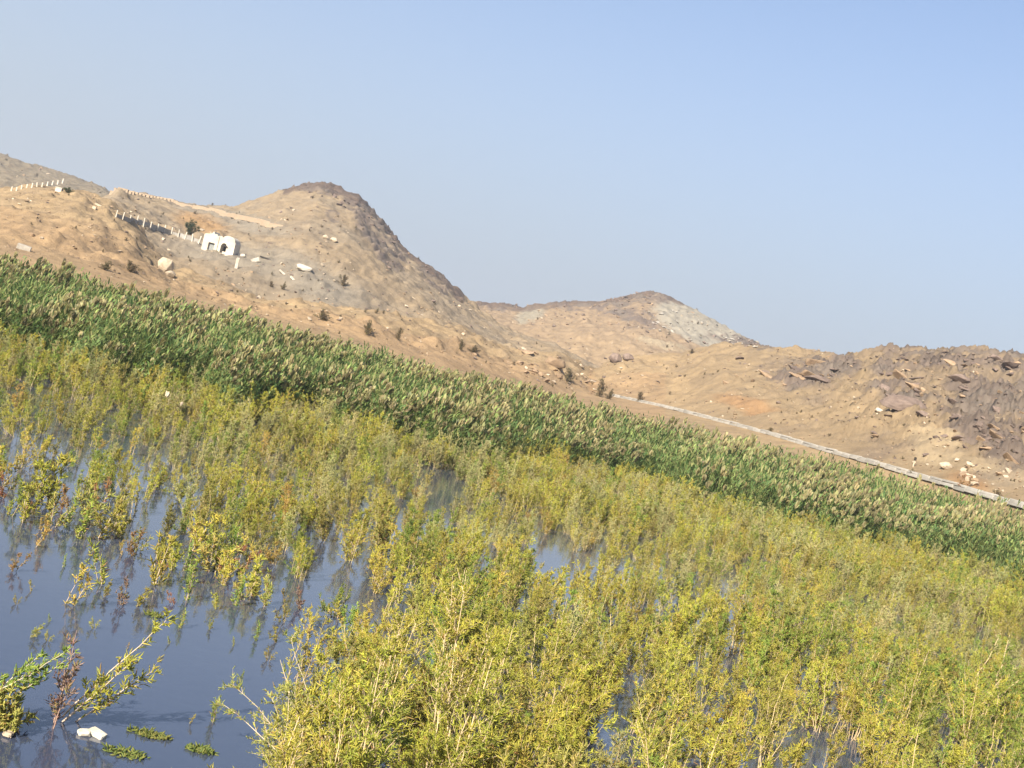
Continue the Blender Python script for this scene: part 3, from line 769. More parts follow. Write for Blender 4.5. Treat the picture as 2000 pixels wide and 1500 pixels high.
# ------------------------------------------------------------------ tamarisk field
def inside(poly, x, y):
    poly = np.asarray(poly, float); n = len(poly); r = np.zeros(np.shape(x), bool)
    j = n - 1
    for i in range(n):
        xi, yi = poly[i]; xj, yj = poly[j]
        r ^= ((yi > y) != (yj > y)) & (x < (xj - xi) * (y - yi) / (yj - yi + 1e-9) + xi)
        j = i
    return r
OPEN = [(-200, 900), (0, 940), (90, 930), (150, 985), (240, 1020), (330, 1055), (450, 1090), (560, 1130), (610, 1210), (620, 1290), (560, 1340), (520, 1400), (500, 1500), (520, 1700), (-300, 1800)]
GAPS = [([(805, 915), (865, 918), (890, 955), (865, 985), (835, 955)], 0.9), ([(1065, 1045), (1105, 1050), (1095, 1100), (1055, 1100)], 0.9),
        ([(900, 940), (1010, 985), (1060, 1040), (1000, 1060), (900, 1000)], 0.35),
        ([(1100, 1075), (1240, 1095), (1440, 1140), (1500, 1200), (1420, 1210), (1250, 1150), (1120, 1130)], 0.5),
        ([(1440, 1450), (1500, 1440), (1620, 1460), (1640, 1510), (1420, 1510)], 0.8), ([(1720, 1440), (1800, 1440), (1860, 1470), (1860, 1510), (1720, 1510)], 0.4),
        ([(620, 1060), (720, 1080), (760, 1160), (650, 1180), (600, 1120)], 0.6), ([(1230, 1320), (1340, 1310), (1400, 1370), (1300, 1420), (1200, 1390)], 0.45),
        ([(-50, 730), (60, 735), (160, 800), (130, 900), (0, 930), (-50, 900)], 0.4), ([(160, 790), (330, 860), (350, 940), (230, 960), (160, 880)], 0.25)]
rng = np.random.default_rng(21)
cand = []
Y = 7.5
while Y < 62:
    step = 0.46 + 0.0028 * Y
    n = int(1.10 * Y / step)
    xs = (np.arange(n) / n - 0.5) * 1.10 * Y + rng.normal(0, 0.25, n)
    for x in xs: cand.append((x, Y + rng.normal(0, 0.25)))
    Y += step
cand = np.array(cand)
s_c = cand[:, 0] / cand[:, 1]
cand = cand[cand[:, 1] < reed_front(s_c) + 0.8 + 2.2 * fbm(cand[:, 0] * 0.2, cand[:, 1] * 0.2, 2, 57)]
px, py = PROJ(cand[:, 0], cand[:, 1], np.zeros(len(cand)))
ok = (px > -260) & (px < 2260) & (py < 2100)
cand, px, py = cand[ok], px[ok], py[ok]
nmed = [i for i, p in enumerate(BUSH) if p.cls == 'medium']; nlow = [i for i, p in enumerate(BUSH) if p.cls == 'low']; ntal = [i for i, p in enumerate(BUSH) if p.cls == 'tall']; nslim = [i for i, p in enumerate(BUSH) if p.cls == 'slim']
colN = fbm(cand[:, 0] * 0.16, cand[:, 1] * 0.10, 3, 51)
hN = fbm(cand[:, 0] * 0.2 + 31, cand[:, 1] * 0.15, 3, 52)
items = []
openm = inside(OPEN, px, py)
for i, (x, y) in enumerate(cand):
    if openm[i]: continue
    if rng.random() < (0.22 if px[i] < 330 and y > 16 else (0.12 if px[i] < 620 and y > 16 else 0.06)): continue
    r = rng.random()
    # class by zone
    if y > 38: cls = 'medium' if r < 0.65 else ('low' if r < 0.9 else 'slim'); k = 0.74
    elif px[i] < 620 and y > 16: cls = 'slim' if r < 0.5 else ('low' if r < 0.82 else 'medium'); k = 0.56
    elif y > 24: cls = 'medium' if r < 0.45 else ('low' if r < 0.7 else 'slim'); k = 0.52
    elif 640 < px[i] < 1150 and py[i] > 1380: cls = 'tall' if r < 0.12 else ('slim' if r < 0.5 else 'medium'); k = 0.74
    else: cls = 'medium' if r < 0.45 else ('slim' if r < 0.78 else ('low' if r < 0.97 else 'tall')); k = 0.78
    pool = {'medium': nmed, 'low': nlow, 'tall': ntal, 'slim': nslim}[cls]
    want = []
    for j in pool:
        p = BUSH[j].pal
        w = {'yellow': 1.0 + 1.2 * colN[i], 'green': 0.75 - 1.3 * colN[i], 'olive': 0.6, 'amber': 0.16 + 0.7 * max(colN[i], 0), 'sage': 0.15}[p]
        if p == 'sage': w = 2.0 if y > 26 else 0.15
        if p == 'olive' and y > 30: w *= 1.4
        want.append(max(w, 0.02))
    want = np.array(want) / sum(want)
    j = pool[rng.choice(len(pool), p=want)]
    s = k * (0.78 + 0.4 * rng.random()) * (1 + 0.35 * hN[i])
    if y > float(reed_front(x / y)) - 3.0: s *= 1.3
    H = BUSH[j].H * s
    # open pools stay open: skip what would stand in front of them
    zz = np.linspace(0, 0.92 * H, 5)
    gx, gy = PROJ(np.full(5, x), np.full(5, y), zz)
    half = 0.28 * H * FPX / y
    skip = False
    for poly, pr in GAPS:
        hitp = inside(poly, gx, gy) | inside(poly, gx - half, gy) | inside(poly, gx + half, gy)
        if hitp.any() and rng.random() < pr:
            if pr > 0.85 or rng.random() < 0.85: skip = True; break
    if inside(OPEN, gx[1:4], gy[1:4]).any() and py[i] > 1150 and rng.random() < 0.8: skip = True
    if skip: continue
    vis = (gx.min() - half < 2000) and (gx.max() + half > 0) and gy.min() < 1500
    items.append((x, y, j, s, H, rng.random() * 6.283, vis, px[i], py[i]))
print('tamarisks', len(items))
items.sort(key=lambda t: -(t[4] / t[1]) * (1 if t[6] else 0))
N_IND = 290
def zone(px_, py_, y):
    if y > 34:
        return ('under the left end of the reeds' if px_ < 500 else 'under the reeds left of centre' if px_ < 950 else 'under the reeds right of centre' if px_ < 1500 else 'under the reeds at the right edge')
    if px_ < 620 and py_ < 1150: return 'among the pools at the far left' if px_ < 300 else 'among the pools above the open water'
    if py_ > 1420: return ('at the bottom edge beside the open water' if px_ < 800 else 'at the bottom edge below the tallest tamarisk' if px_ < 1150 else 'at the bottom edge left of the small pool' if px_ < 1450 else 'at the bottom edge by the small pool' if px_ < 1750 else 'in the bottom right corner')
    if py_ > 1230: return ('left of the tallest tamarisk' if px_ < 850 else 'right of the tallest tamarisk' if px_ < 1200 else 'above the small bottom pool' if px_ < 1650 else 'low along the right edge')
    if px_ < 900: return 'behind the tallest tamarisk'
    if px_ < 1250: return 'around the narrow pool near the middle'
    return 'beyond the broken pools right of centre' if px_ < 1600 else 'halfway up the right edge'
HUE = {'yellow': 'yellow green', 'green': 'leafy green', 'olive': 'dull olive', 'amber': 'amber tinged', 'sage': 'pale sage'}
def base_label(it):
    x, y, j, s, H, rz, vis, a, b = it
    p = BUSH[j]
    size = 'slim' if p.cls == 'slim' else ('spreading' if p.cls == 'low' else ('tall' if H > 1.6 else 'large' if H > 1.1 else 'small'))
    return '%s %s' % (size, HUE[p.pal]), zone(a, b, y)
fam = {}
for q, it in enumerate(items[:N_IND]): fam.setdefault(base_label(it), []).append(q)
place = {}
for key, qs in fam.items():
    qs.sort(key=lambda q: items[q][7])
    names = {1: [''], 2: ['left one', 'right one'], 3: ['leftmost', 'middle one', 'rightmost']}.get(len(qs))
    if names is None and len(qs) <= 8:
        ords = ['second', 'third', 'fourth', 'fifth', 'sixth', 'seventh']
        names = ['leftmost'] + ['%s from left' % ords[i] for i in range(len(qs) - 2)] + ['rightmost']
    if names is None: names = [''] * len(qs)
    for q, nm in zip(qs, names): place[q] = nm
for q, (x, y, j, s, H, rz, vis, a, b) in enumerate(items[:N_IND]):
    p = BUSH[j]; look, z = base_label(items[q])
    lab = '%s tamarisk %s%s' % (look, z, (', ' + place[q]) if place[q] else '')
    put_plant(p, 'tamarisk_shrub', (x, y, 0), s, rz, lab, 'shrub', 'tamarisk shrubs ' + z,
              tilt=(rng.normal(0, 0.07), rng.normal(0.03, 0.08)))
rest = items[N_IND:]
tem = []
for i, p in enumerate(BUSH): tem.append(p.joined('tamarisk_kind%02d' % i))
ra = np.array([(t[0], t[1], 0) for t in rest])
scatter('tamarisk_thicket', ra, np.stack([rng.normal(0, .07, len(rest)), rng.normal(.03, .08, len(rest)), [t[5] for t in rest]], -1),
        np.repeat(np.array([[t[3]] for t in rest]), 3, 1), [t[2] for t in rest], tem, 'yellow green tamarisk thicket standing in water before the reeds')

# ---- single sprigs in the open water (px of the water line, height in px, lean in the picture)
def sprig(pl, px_, py_, hpx, lean_img, label, name='tamarisk_sprig', group=None, fore=1.0, wide=1.0):
    w = on_water(px_, py_)
    sc_ = (hpx / FPX * w.y) / pl.H
    tl = math.radians(lean_img) - ROLL
    rq = np.random.default_rng(int(abs(px_) * 7 + py_))
    e = put_plant(pl, name, w, sc_, rq.random() * 6.28, label, 'shrub', group, tilt=(rq.normal(0, 0.08), tl))
    return e
singles = [
    ('russet', 28, 1116, 45, 25, 'small reddish tamarisk sprig at the left edge of open water'),
    ('amber', 74, 1068, 55, 20, 'amber sprig leaning right above the small reddish one'),
    ('olive', 64, 1006, 24, 10, 'tiny olive sprig near the upper left of the open water'),
    ('green', 124, 1108, 28, 10, 'tiny green sprig alone between two amber sprigs'),
    ('amber', 136, 1180, 90, 26, 'slender amber sprig leaning right in the open water'),
    ('green', 192, 1140, 95, -6, 'thin upright green sprig behind the mauve cluster'),
    ('olive', 204, 1166, 40, 20, 'low olive sprig beside the thin upright green sprig'),
    ('mauve', 240, 1182, 70, 12, 'mauve red bushy sprig at the middle of the open water'),
    ('yellow', 270, 1184, 46, 35, 'yellow sprig growing against the mauve red sprig'),
    ('amber', 236, 1084, 32, 10, 'tiny amber sprig above the mauve red sprig'),
    ('yellow', 298, 1142, 110, 15, 'tall thin yellow sprig rising from a pale stem in open water'),
    ('russet', 336, 1180, 28, 0, 'tiny russet sprig beside a taller green one'),
    ('green', 368, 1172, 80, 10, 'green sprig right of the tiny russet sprig'),
    ('yellow', 436, 1142, 75, 8, 'wide yellow sprig before the thicket edge'),
    ('green', 464, 1182, 60, 12, 'narrow green sprig before the thicket edge'),
    ('olive', 516, 1182, 75, 10, 'olive sprig touching the thicket edge by the open water'),
    ('mauve', 584, 1190, 55, 0, 'mauve sprig at the thicket edge by the open water'),
    ('green', 418, 1410, 58, 12, 'small forked green sprig alone right of the white foam'),
    ('amber', 372, 1414, 22, 25, 'tiny amber shoot left of the small forked green sprig'),
    ('olive', 60, 1245, 40, 40, 'bent olive twig breaking the water at the left'),
    ('olive', 90, 1252, 26, 10, 'tiny olive twig next to the bent twig at the left'),
    ('green', 350, 1225, 40, 20, 'short green sprig above the long leaning tamarisk branch'),
    ('olive', 556, 1215, 45, 5, 'short olive sprig between the open water and the thicket'),
    ('green', 500, 1250, 40, 10, 'low green sprig left of the short olive sprig'),
    ('yellow', 330, 1100, 60, 8, 'yellow sprig just below the left pools of the thicket'),
    ('olive', 160, 1010, 90, 10, 'olive sprig reflected in the upper left open water'),
    ('yellow', 100, 985, 110, 14, 'bright yellow shrub at the upper left edge of open water'),
    ('green', 400, 1105, 85, 12, 'green sprig at the upper right corner of open water'),
    ('amber', 470, 1120, 80, 10, 'amber sprig at the upper right corner of open water'),
]
for pal, a, b, hp, ln, lab in singles:
    sprig(SPR[pal], a, b, hp, ln, lab)
rs2 = np.random.default_rng(91)
upper = [(-30, 930), (90, 925), (150, 975), (240, 1010), (340, 1045), (450, 1080), (560, 1120), (600, 1190), (520, 1190), (330, 1120), (150, 1060), (-30, 1010)]
cnt = 0
while cnt < 44:
    a = rs2.uniform(-20, 600); b = rs2.uniform(925, 1190)
    if not inside(upper, np.array([a]), np.array([b]))[0]: continue
    pal = ['yellow', 'green', 'olive', 'amber', 'yellow', 'green', 'olive', 'yellow', 'russet'][rs2.integers(0, 9)]
    hp_ = rs2.uniform(30, 95)
    where = 'left part of the open water rim' if a < 170 else 'middle part of the open water rim' if a < 380 else 'right part of the open water rim'
    szn = 'tiny' if hp_ < 48 else 'medium' if hp_ < 72 else 'taller'
    sprig(SPR[pal], a, b, hp_, rs2.normal(12, 12), szn + ' %s tamarisk sprig at the ' % {'yellow': 'yellow green', 'green': 'green', 'olive': 'olive', 'amber': 'amber', 'russet': 'russet'}[pal] + where, group='sprigs along the rim of the open water')
    cnt += 1
for (a, b, hp_, pal) in [(30, 1180, 22, 'olive'), (95, 1215, 18, 'green'), (180, 1228, 26, 'olive'), (330, 1258, 18, 'green'), (410, 1230, 26, 'olive'), (455, 1262, 20, 'green'), (520, 1290, 30, 'olive'), (250, 1268, 14, 'amber'),
                       (470, 1330, 24, 'green'), (60, 1155, 24, 'amber'), (300, 1215, 26, 'green'), (540, 1255, 34, 'yellow'), (420, 1190, 36, 'yellow'), (160, 1130, 30, 'green')]:
    sprig(SPR[pal], a, b, hp_, 12 + (a * 7 % 30) - 15, 'tiny %s tamarisk tip poking out of the open water' % pal, group='tips poking out of the open water')
LEAN = Plant('leaning', 'sprig', 'yellow', 1.2, seed=710, nst=3, spread=0.26, shoots=15, twigs=14, twig_len=0.050, twig_r=0.0062, bare=0.08, shoot_len=0.24, stem_r=0.009, stem_col=(0.55, 0.45, 0.34))
UPR = Plant('mauve_upright', 'sprig', 'mauve', 1.0, seed=711, nst=2, spread=0.12, shoots=20, twigs=9, twig_len=0.06, twig_r=0.006, bare=0.06, shoot_len=0.22, stem_r=0.009, stem_col=(0.40, 0.27, 0.20))
EDGE = Plant('edge_branch', 'sprig', 'green', 1.1, seed=712, nst=5, spread=0.30, shoots=7, twigs=20, twig_len=0.042, twig_r=0.006, bare=0.1, shoot_len=0.22, stem_r=0.010, stem_col=(0.5, 0.42, 0.32))
MOUND = Plant('mound', 'sprig', 'olive', 0.5, seed=713, nst=14, spread=0.5, shoots=7, twigs=9, twig_len=0.05, twig_r=0.009, bare=0.0, shoot_len=0.16, stem_r=0.006)
sprig(LEAN, 150, 1412, 270, 50, 'long yellow green tamarisk branch leaning right beside the white foam', 'tamarisk_branch')
sprig(UPR, 108, 1418, 190, 14, 'upright mauve grey tamarisk shoot left of the white foam', 'tamarisk_shoot')
sprig(EDGE, -50, 1400, 240, 52, 'finger like green tamarisk branch reaching in at the left edge', 'tamarisk_branch')
sprig(MOUND, 12, 1428, 100, 10, 'dense olive mound of tamarisk at the lower left corner', 'tamarisk_shrub')
# edge of the centre thicket, leaning out over the water
CEN = Plant('centre_tall', 'tall', 'yellow', 2.3, seed=720, nst=6, spread=0.26, shoots=24, twigs=18, twig_len=0.050, twig_r=0.0056, stem_r=0.015, bare=0.14, shoot_len=0.36, stem_col=(0.60, 0.47, 0.28))
OUTL = Plant('outleaning', 'tall', 'olive', 1.7, seed=721, nst=6, spread=0.30, shoots=18, twigs=16, twig_len=0.048, twig_r=0.0056, stem_r=0.013, bare=0.14, shoot_len=0.34, stem_col=(0.58, 0.47, 0.33))
sprig(CEN, 860, 1560, 430, 6, 'tallest tamarisk with long pale bare stems in the front centre', 'tamarisk_shrub')
sprig(OUTL, 640, 1530, 290, -20, 'olive tamarisk with pale stems leaning left over the open water', 'tamarisk_shrub')
sprig(OUTL, 560, 1560, 210, 4, 'olive tamarisk at the bottom edge right of the open water', 'tamarisk_shrub')
sprig(CEN, 720, 1500, 320, 16, 'tamarisk with pale leaning stems left of the tallest one', 'tamarisk_shrub')
sprig(SPR['russet'], 1800, 1350, 90, 30, 'rust red tamarisk shoot in the front right thicket', 'tamarisk_shoot')

# ------------------------------------------------------------------ floating weed mats, foam
def weed_mat(px_, py_, wpx, hpx, label, seed):
    rng = np.random.default_rng(seed); w = on_water(px_, py_)
    rx = wpx / FPX * w.y / 2; ry = hpx / FPX * w.y / 2 * w.y / CAM_H * 0.5
    n = 150
    a = rng.random(n) * 6.283; r = np.sqrt(rng.random(n))
    c = np.stack([np.cos(a) * r * rx, np.sin(a) * r * ry, np.zeros(n)], -1)
    d = nrm(rng.normal(size=(n, 3)) * np.array([1, 1, 0.5]) + np.array([0, 0, 0.35]))
    ll = 0.05 * (0.6 + 0.8 * rng.random(n)); u = np.linspace(0, 1, 4)
    P = c[:, None] + ll[:, None, None] * u[None, :, None] * d[:, None] + np.array([0, 0, 0.004])
    P[:, :, 2] = np.abs(P[:, :, 2])
    V, q, per = tubes(P, 0.0085 * np.array([.6, 1.1, .9, .15])[None] * np.ones((n, 1)), 4, rng)
    col = np.array([(0.16, 0.20, 0.05), (0.22, 0.23, 0.06), (0.11, 0.15, 0.04)])[rng.integers(0, 3, n)]
    o = new_obj('floating_weed', mesh_np('floating_weed', V, q, colors=np.repeat(col, per, 0)), MAT_FOL, loc=w)
    tag(o, label, 'water weed', 'floating weed mats')
weed_mat(290, 1435, 85, 26, 'upper green floating weed mat right of the white foam', 1)
weed_mat(245, 1472, 90, 36, 'larger green floating weed mat below the white foam', 2)
weed_mat(392, 1466, 62, 24, 'small green floating weed mat farther right of the foam', 3)
weed_mat(548, 1488, 70, 20, 'green floating weed mat at the bottom beside the thicket', 4)
weed_mat(300, 1202, 36, 10, 'tiny floating weed patch below the mauve sprig', 5)

def block_mesh(name, dims, bevel=0.02, seed=0, jitter=0.0, cuts=0):
    bm = bmesh.new()
    bmesh.ops.create_cube(bm, size=1)
    bmesh.ops.scale(bm, vec=dims, verts=bm.verts)
    if bevel: bmesh.ops.bevel(bm, geom=list(bm.edges), offset=bevel, segments=2, affect='EDGES', profile=0.6)
    rr_ = random.Random(seed)
    if jitter:
        for v in bm.verts: v.co += Vector((rr_.uniform(-1, 1), rr_.uniform(-1, 1), rr_.uniform(-1, 1))) * jitter
    me = bpy.data.meshes.new(name); bm.to_mesh(me); bm.free()
    return me
w = on_water(178, 1437)
foam = empty('foam_block', w + Vector((0, 0, 0.0)), 0); foam.scale = (0.8, 0.8, 0.8)
p1 = new_obj('slab', block_mesh('foam_slab', (0.21, 0.11, 0.07), 0.026, 1, 0.005), MAT_FOAM, foam, (0.05, 0.03, 0.025)); p1.rotation_euler = (0.15, 0.12, -0.35)
p2 = new_obj('slab', block_mesh('foam_slab', (0.13, 0.11, 0.06), 0.024, 2, 0.007), MAT_FOAM, foam, (-0.075, -0.03, 0.02)); p2.rotation_euler = (0.25, -0.1, 0.5)
tag(foam, 'broken white foam block floating in the lower left water', 'foam block')
w = on_water(24, 1432)
tag(new_obj('foam_fragment', block_mesh('foam_fragment', (0.08, 0.07, 0.04), 0.018, 3, 0.008), MAT_ROCK_PALE, None, w + Vector((0, -0.1, 0.02))), 'small cream foam fragment caught under the olive mound', 'foam block')

# litter caught in the thicket: crumpled white bags
def crumple(name, px_, py_, wpx, z, label, seed):
    s_, t_ = ST(px_, py_); y = (z - CAM_H) / float(t_); c = Vector((float(s_) * y, y, z))
    bm = bmesh.new(); bmesh.ops.create_icosphere(bm, subdivisions=3, radius=1)
    R_ = wpx / FPX * y / 2; rr_ = np.random.default_rng(seed); off = rr_.random(3) * 50
    from mathutils import noise
    for v in bm.verts:
        n = noise.turbulence(Vector(v.co * 1.6) + Vector(off), 3, True)
        v.co = Vector((v.co.x, v.co.y * 0.7, v.co.z * 1.25)) * R_ * (0.5 + 0.9 * n)
    me = bpy.data.meshes.new(name); bm.to_mesh(me); bm.free()
    tag(new_obj(name, me, MAT_ROCK_PALE, None, c), label, 'plastic bag')
crumple('plastic_bag', 327, 770, 10, 1.05, 'crumpled white bag caught in the shrubs before the reeds', 1)
crumple('plastic_bag', 355, 788, 6, 1.0, 'smaller white scrap in the shrubs right of the bag', 2)

# ------------------------------------------------------------------ rocks
def hull_rock(seed, n=16, flat=0.75, rough=0.12):
    rr_ = np.random.default_rng(seed)
    bm = bmesh.new()
    for d in nrm(rr_.normal(size=(n, 3))):
        bm.verts.new(d * (1 - rough + 2 * rough * rr_.random()) * np.array([1, 0.8, flat]))
    r = bmesh.ops.convex_hull(bm, input=bm.verts)
    bmesh.ops.delete(bm, geom=[g for g in r['geom_interior'] if isinstance(g, bmesh.types.BMVert)], context='VERTS')
    bmesh.ops.bevel(bm, geom=list(bm.edges), offset=0.05, segments=1, affect='EDGES')
    me = bpy.data.meshes.new('rock_kind%d' % seed); bm.to_mesh(me); bm.free()
    return me
ROCKM = {}
for nm, mt in (('tan', MAT_ROCK_TAN), ('brown', MAT_ROCK_BROWN), ('pale', MAT_ROCK_PALE), ('grey', MAT_ROCK_GREY)):
    ROCKM[nm] = []
    for i in range(6):
        me = hull_rock(1000 + i + 10 * len(ROCKM), flat=0.6 + 0.07 * i, n=13 + i); me.materials.append(mt); ROCKM[nm].append(me)
PIECE = {2: T_bank, 3: T_footR, 4: T_footR, 5: T_footR, 6: T_main, 7: T_main, 8: T_farR, 9: T_farR, 10: T_farR}
def piece_of(px_, rid):
    if rid <= 2: return T_bank
    if rid <= 5: return T_footL if px_ < 1165 else T_footR
    if rid <= 7: return T_main
    return T_farL if px_ < 600 else T_farR
rng = np.random.default_rng(77)
def rock(px_, py_, wpx, kind, hr=0.8, sink=0.3):
    P_, rid = hit(px_, py_)
    if rid < 2: return None
    r_ = wpx / FPX * P_.y / 2
    o = bpy.data.objects.new('rock', ROCKM[kind][rng.integers(0, 6)])
    COL.objects.link(o)
    o.parent = piece_of(px_, rid)
    o.location = P_ + Vector((0, 0, r_ * hr * (0.6 - sink)))
    o.scale = (r_, r_ * (0.8 + 0.4 * rng.random()), r_ * hr)
    o.rotation_euler = (rng.normal(0, 0.25), rng.normal(0, 0.25), rng.random() * 6.28)
    return o
def scatter_rocks(n, x0, x1, f_lo, f_hi, size, kinds, test=None, hs=(0.4, 0.4)):
    k = 0; tries = 0
    while k < n and tries < n * 20:
        tries += 1
        a = rng.uniform(x0, x1); b = rng.uniform(f_lo(a), f_hi(a))
        if test is not None and not test(a, b): continue
        wpx = size[0] + (size[1] - size[0]) * rng.random() ** 2.5
        if rock(a, b, wpx, kinds[rng.integers(0, len(kinds))], hs[0] + hs[1] * rng.random()) is not None: k += 1
def ip(pts):
    p = np.array(pts, float); return lambda x: np.interp(x, p[:, 0], p[:, 1])
sky_right = ip([(1170, 712), (1330, 692), (1400, 674), (1640, 704), (1700, 694), (1870, 684), (2000, 702)])
can = ip([(1170, 760), (1300, 788), (1500, 842), (1700, 897), (1900, 955), (2000, 983)])
scatter_rocks(50, 1190, 2000, lambda x: sky_right(x) + 8, lambda x: can(x) - 6, (5, 20), ['tan', 'tan', 'brown', 'pale'])
scatter_rocks(60, 1600, 2000, lambda x: sky_right(x) + 4, lambda x: can(x) - 50, (8, 26), ['brown', 'brown', 'tan'], hs=(0.25, 0.3))
OUTC = []
for i in range(6):
    me = hull_rock(1700 + i, n=11 + i, flat=0.8, rough=0.22); me.materials.append(MAT_ROCK_BROWN if i % 3 else MAT_ROCK_TAN); OUTC.append(me)
ell_r = [(1860, 718, 150, 30), (1930, 815, 95, 55), (1560, 733, 75, 24), (1960, 860, 60, 45), (1770, 760, 60, 20), (1900, 860, 60, 18)]
k_o = 0
while k_o < 90:
    ex, ey, rx, ry = ell_r[rng.integers(0, len(ell_r))]
    a = ex + rng.normal(0, 0.5) * rx; b = ey + rng.normal(0, 0.5) * ry
    if a > 2010 or b < sky_right(a) + 5 or b > can(a) - 20: continue
    P_, rid = hit(a, b)
    if rid < 3 or rid > 5: continue
    r_ = (10 + 34 * rng.random() ** 1.6) * P_.y / FPX / 2
    o = bpy.data.objects.new('rock', OUTC[rng.integers(0, 6)]); COL.objects.link(o); o.parent = T_footR
    o.location = P_ + Vector((0, 0, -r_ * 0.1)); o.scale = (r_ * rng.uniform(1.0, 1.7), r_, r_ * rng.uniform(0.35, 0.6))
    o.rotation_euler = (rng.normal(0, 0.2), rng.normal(0.1, 0.25), rng.normal(0, 0.5)); k_o += 1
scatter_rocks(34, 1870, 2000, lambda x: 905 + (x - 1870) * .1, lambda x: can(x) - 8, (8, 26), ['pale', 'pale', 'tan'])
footL_hi = ip([(0, 378), (150, 382), (215, 402), (300, 495), (340, 535), (430, 560), (700, 604), (900, 648), (1090, 692), (1165, 722)])
footL_lo = ip([(0, 492), (200, 535), (500, 615), (800, 684), (1100, 762), (1165, 772)])
scatter_rocks(110, 0, 1165, lambda x: footL_hi(x) + 4, lambda x: footL_lo(x) - 4, (4, 15), ['tan', 'tan', 'pale', 'brown'])
scatter_rocks(40, 1010, 1165, lambda x: footL_hi(x) + 4, lambda x: footL_lo(x) - 2, (8, 26), ['tan', 'pale', 'tan'])
main_hi = ip([(230, 380), (455, 418), (560, 382), (625, 370), (700, 400), (740, 438), (800, 506), (860, 548), (940, 622), (1060, 680)])
scatter_rocks(90, 235, 1060, lambda x: main_hi(x), lambda x: footL_hi(x), (4, 13), ['tan', 'brown', 'brown', 'pale'])
scatter_rocks(34, 1275, 1450, lambda x: 600 + max(0, x - 1340) * .5, lambda x: 640 + (x - 1275) * .2, (4, 10), ['grey'])
scatter_rocks(20, 1266, 1320, lambda x: 606, lambda x: 650, (6, 14), ['grey'])
scatter_rocks(50, 1050, 1280, lambda x: 592, lambda x: 640, (5, 13), ['brown', 'tan', 'brown'])
scatter_rocks(30, 1340, 1480, lambda x: 645 + (x - 1340) * .15, lambda x: 668 + (x - 1340) * .1, (6, 14), ['brown', 'grey'])
scatter_rocks(24, 600, 800, lambda x: main_hi(x) - 4, lambda x: main_hi(x) + 16, (7, 18), ['brown'])
scatter_rocks(20, 1180, 1310, lambda x: 578, lambda x: 590, (6, 14), ['brown'])
scatter_rocks(24, 1690, 2000, lambda x: sky_right(x) + 2, lambda x: sky_right(x) + 14, (9, 24), ['brown'], hs=(0.25, 0.25))

def boulder(px_, py_, wpx, hpx, mat, label, seed, name='boulder', rz=0.0, n=26, up=0.35):
    P_, rid = hit(px_, py_)
    k = P_.y / FPX
    me = hull_rock(seed, n=n, flat=1.0, rough=0.1); me.materials.append(mat)
    o = new_obj(name, me, None, None, P_ + Vector((0, 0, hpx * k * up)))
    o.scale = (wpx * k / 2, wpx * k / 2, hpx * k / 2); o.rotation_euler = (0.1, 0.05, rz)
    tag(o, label, 'boulder')
    return o
boulder(321, 530, 34, 34, MAT_ROCK_PALE, 'large pale boulder standing at the foot of the foothill above the reeds', 1501)
boulder(331, 540, 22, 15, MAT_ROCK_PALE, 'small pale boulder leaning against the large pale one', 1502)
boulder(1200, 708, 26, 24, MAT_ROCK_BROWN, 'dark brown boulder, left hump, in the gap between the hills', 1503)
boulder(1225, 704, 24, 18, MAT_ROCK_BROWN, 'dark brown boulder, right hump, in the gap between the hills', 1504)
boulder(1846, 916, 26, 18, MAT_ROCK_PALE, 'pale rounded boulder above the concrete canal at the right', 1505)
boulder(592, 528, 36, 14, MAT_PLASTER, 'long white boulder on the grey slope right of the white building', 1506)
boulder(1083, 712, 46, 26, MAT_ROCK_TAN, 'big pale tan crag on the end of the foothill', 1507, up=0.15)
boulder(635, 466, 12, 9, MAT_ROCK_PALE, 'small pale boulder high on the peaked hill, upper of two', 1508)
boulder(652, 472, 16, 10, MAT_ROCK_PALE, 'pale boulder on the peaked hill, lower of two', 1509)
boulder(1785, 905, 8, 6, MAT_ROCK_PALE, 'little pale stone at the foot of the marker post', 1510)
# overhanging slab with its hollow
P_, _r = hit(1735, 806)
k = P_.y / FPX
sm_ = hull_rock(1511, n=22, flat=1.0, rough=0.16); sm_.materials.append(MAT_ROCK_BROWN)
slab = new_obj('rock_slab', sm_, None, None, P_ + Vector((30 * k, 12 * k, 24 * k)))
slab.scale = (48 * k, 36 * k, 15 * k)
slab.rotation_euler = (0.30, -0.10, -0.12)
tag(slab, 'overhanging flat brown rock slab with a dark hollow beneath it', 'rock slab')
boulder(1716, 805, 18, 10, MAT_PLASTER, 'white stone in the mouth of the hollow under the rock slab', 1512)

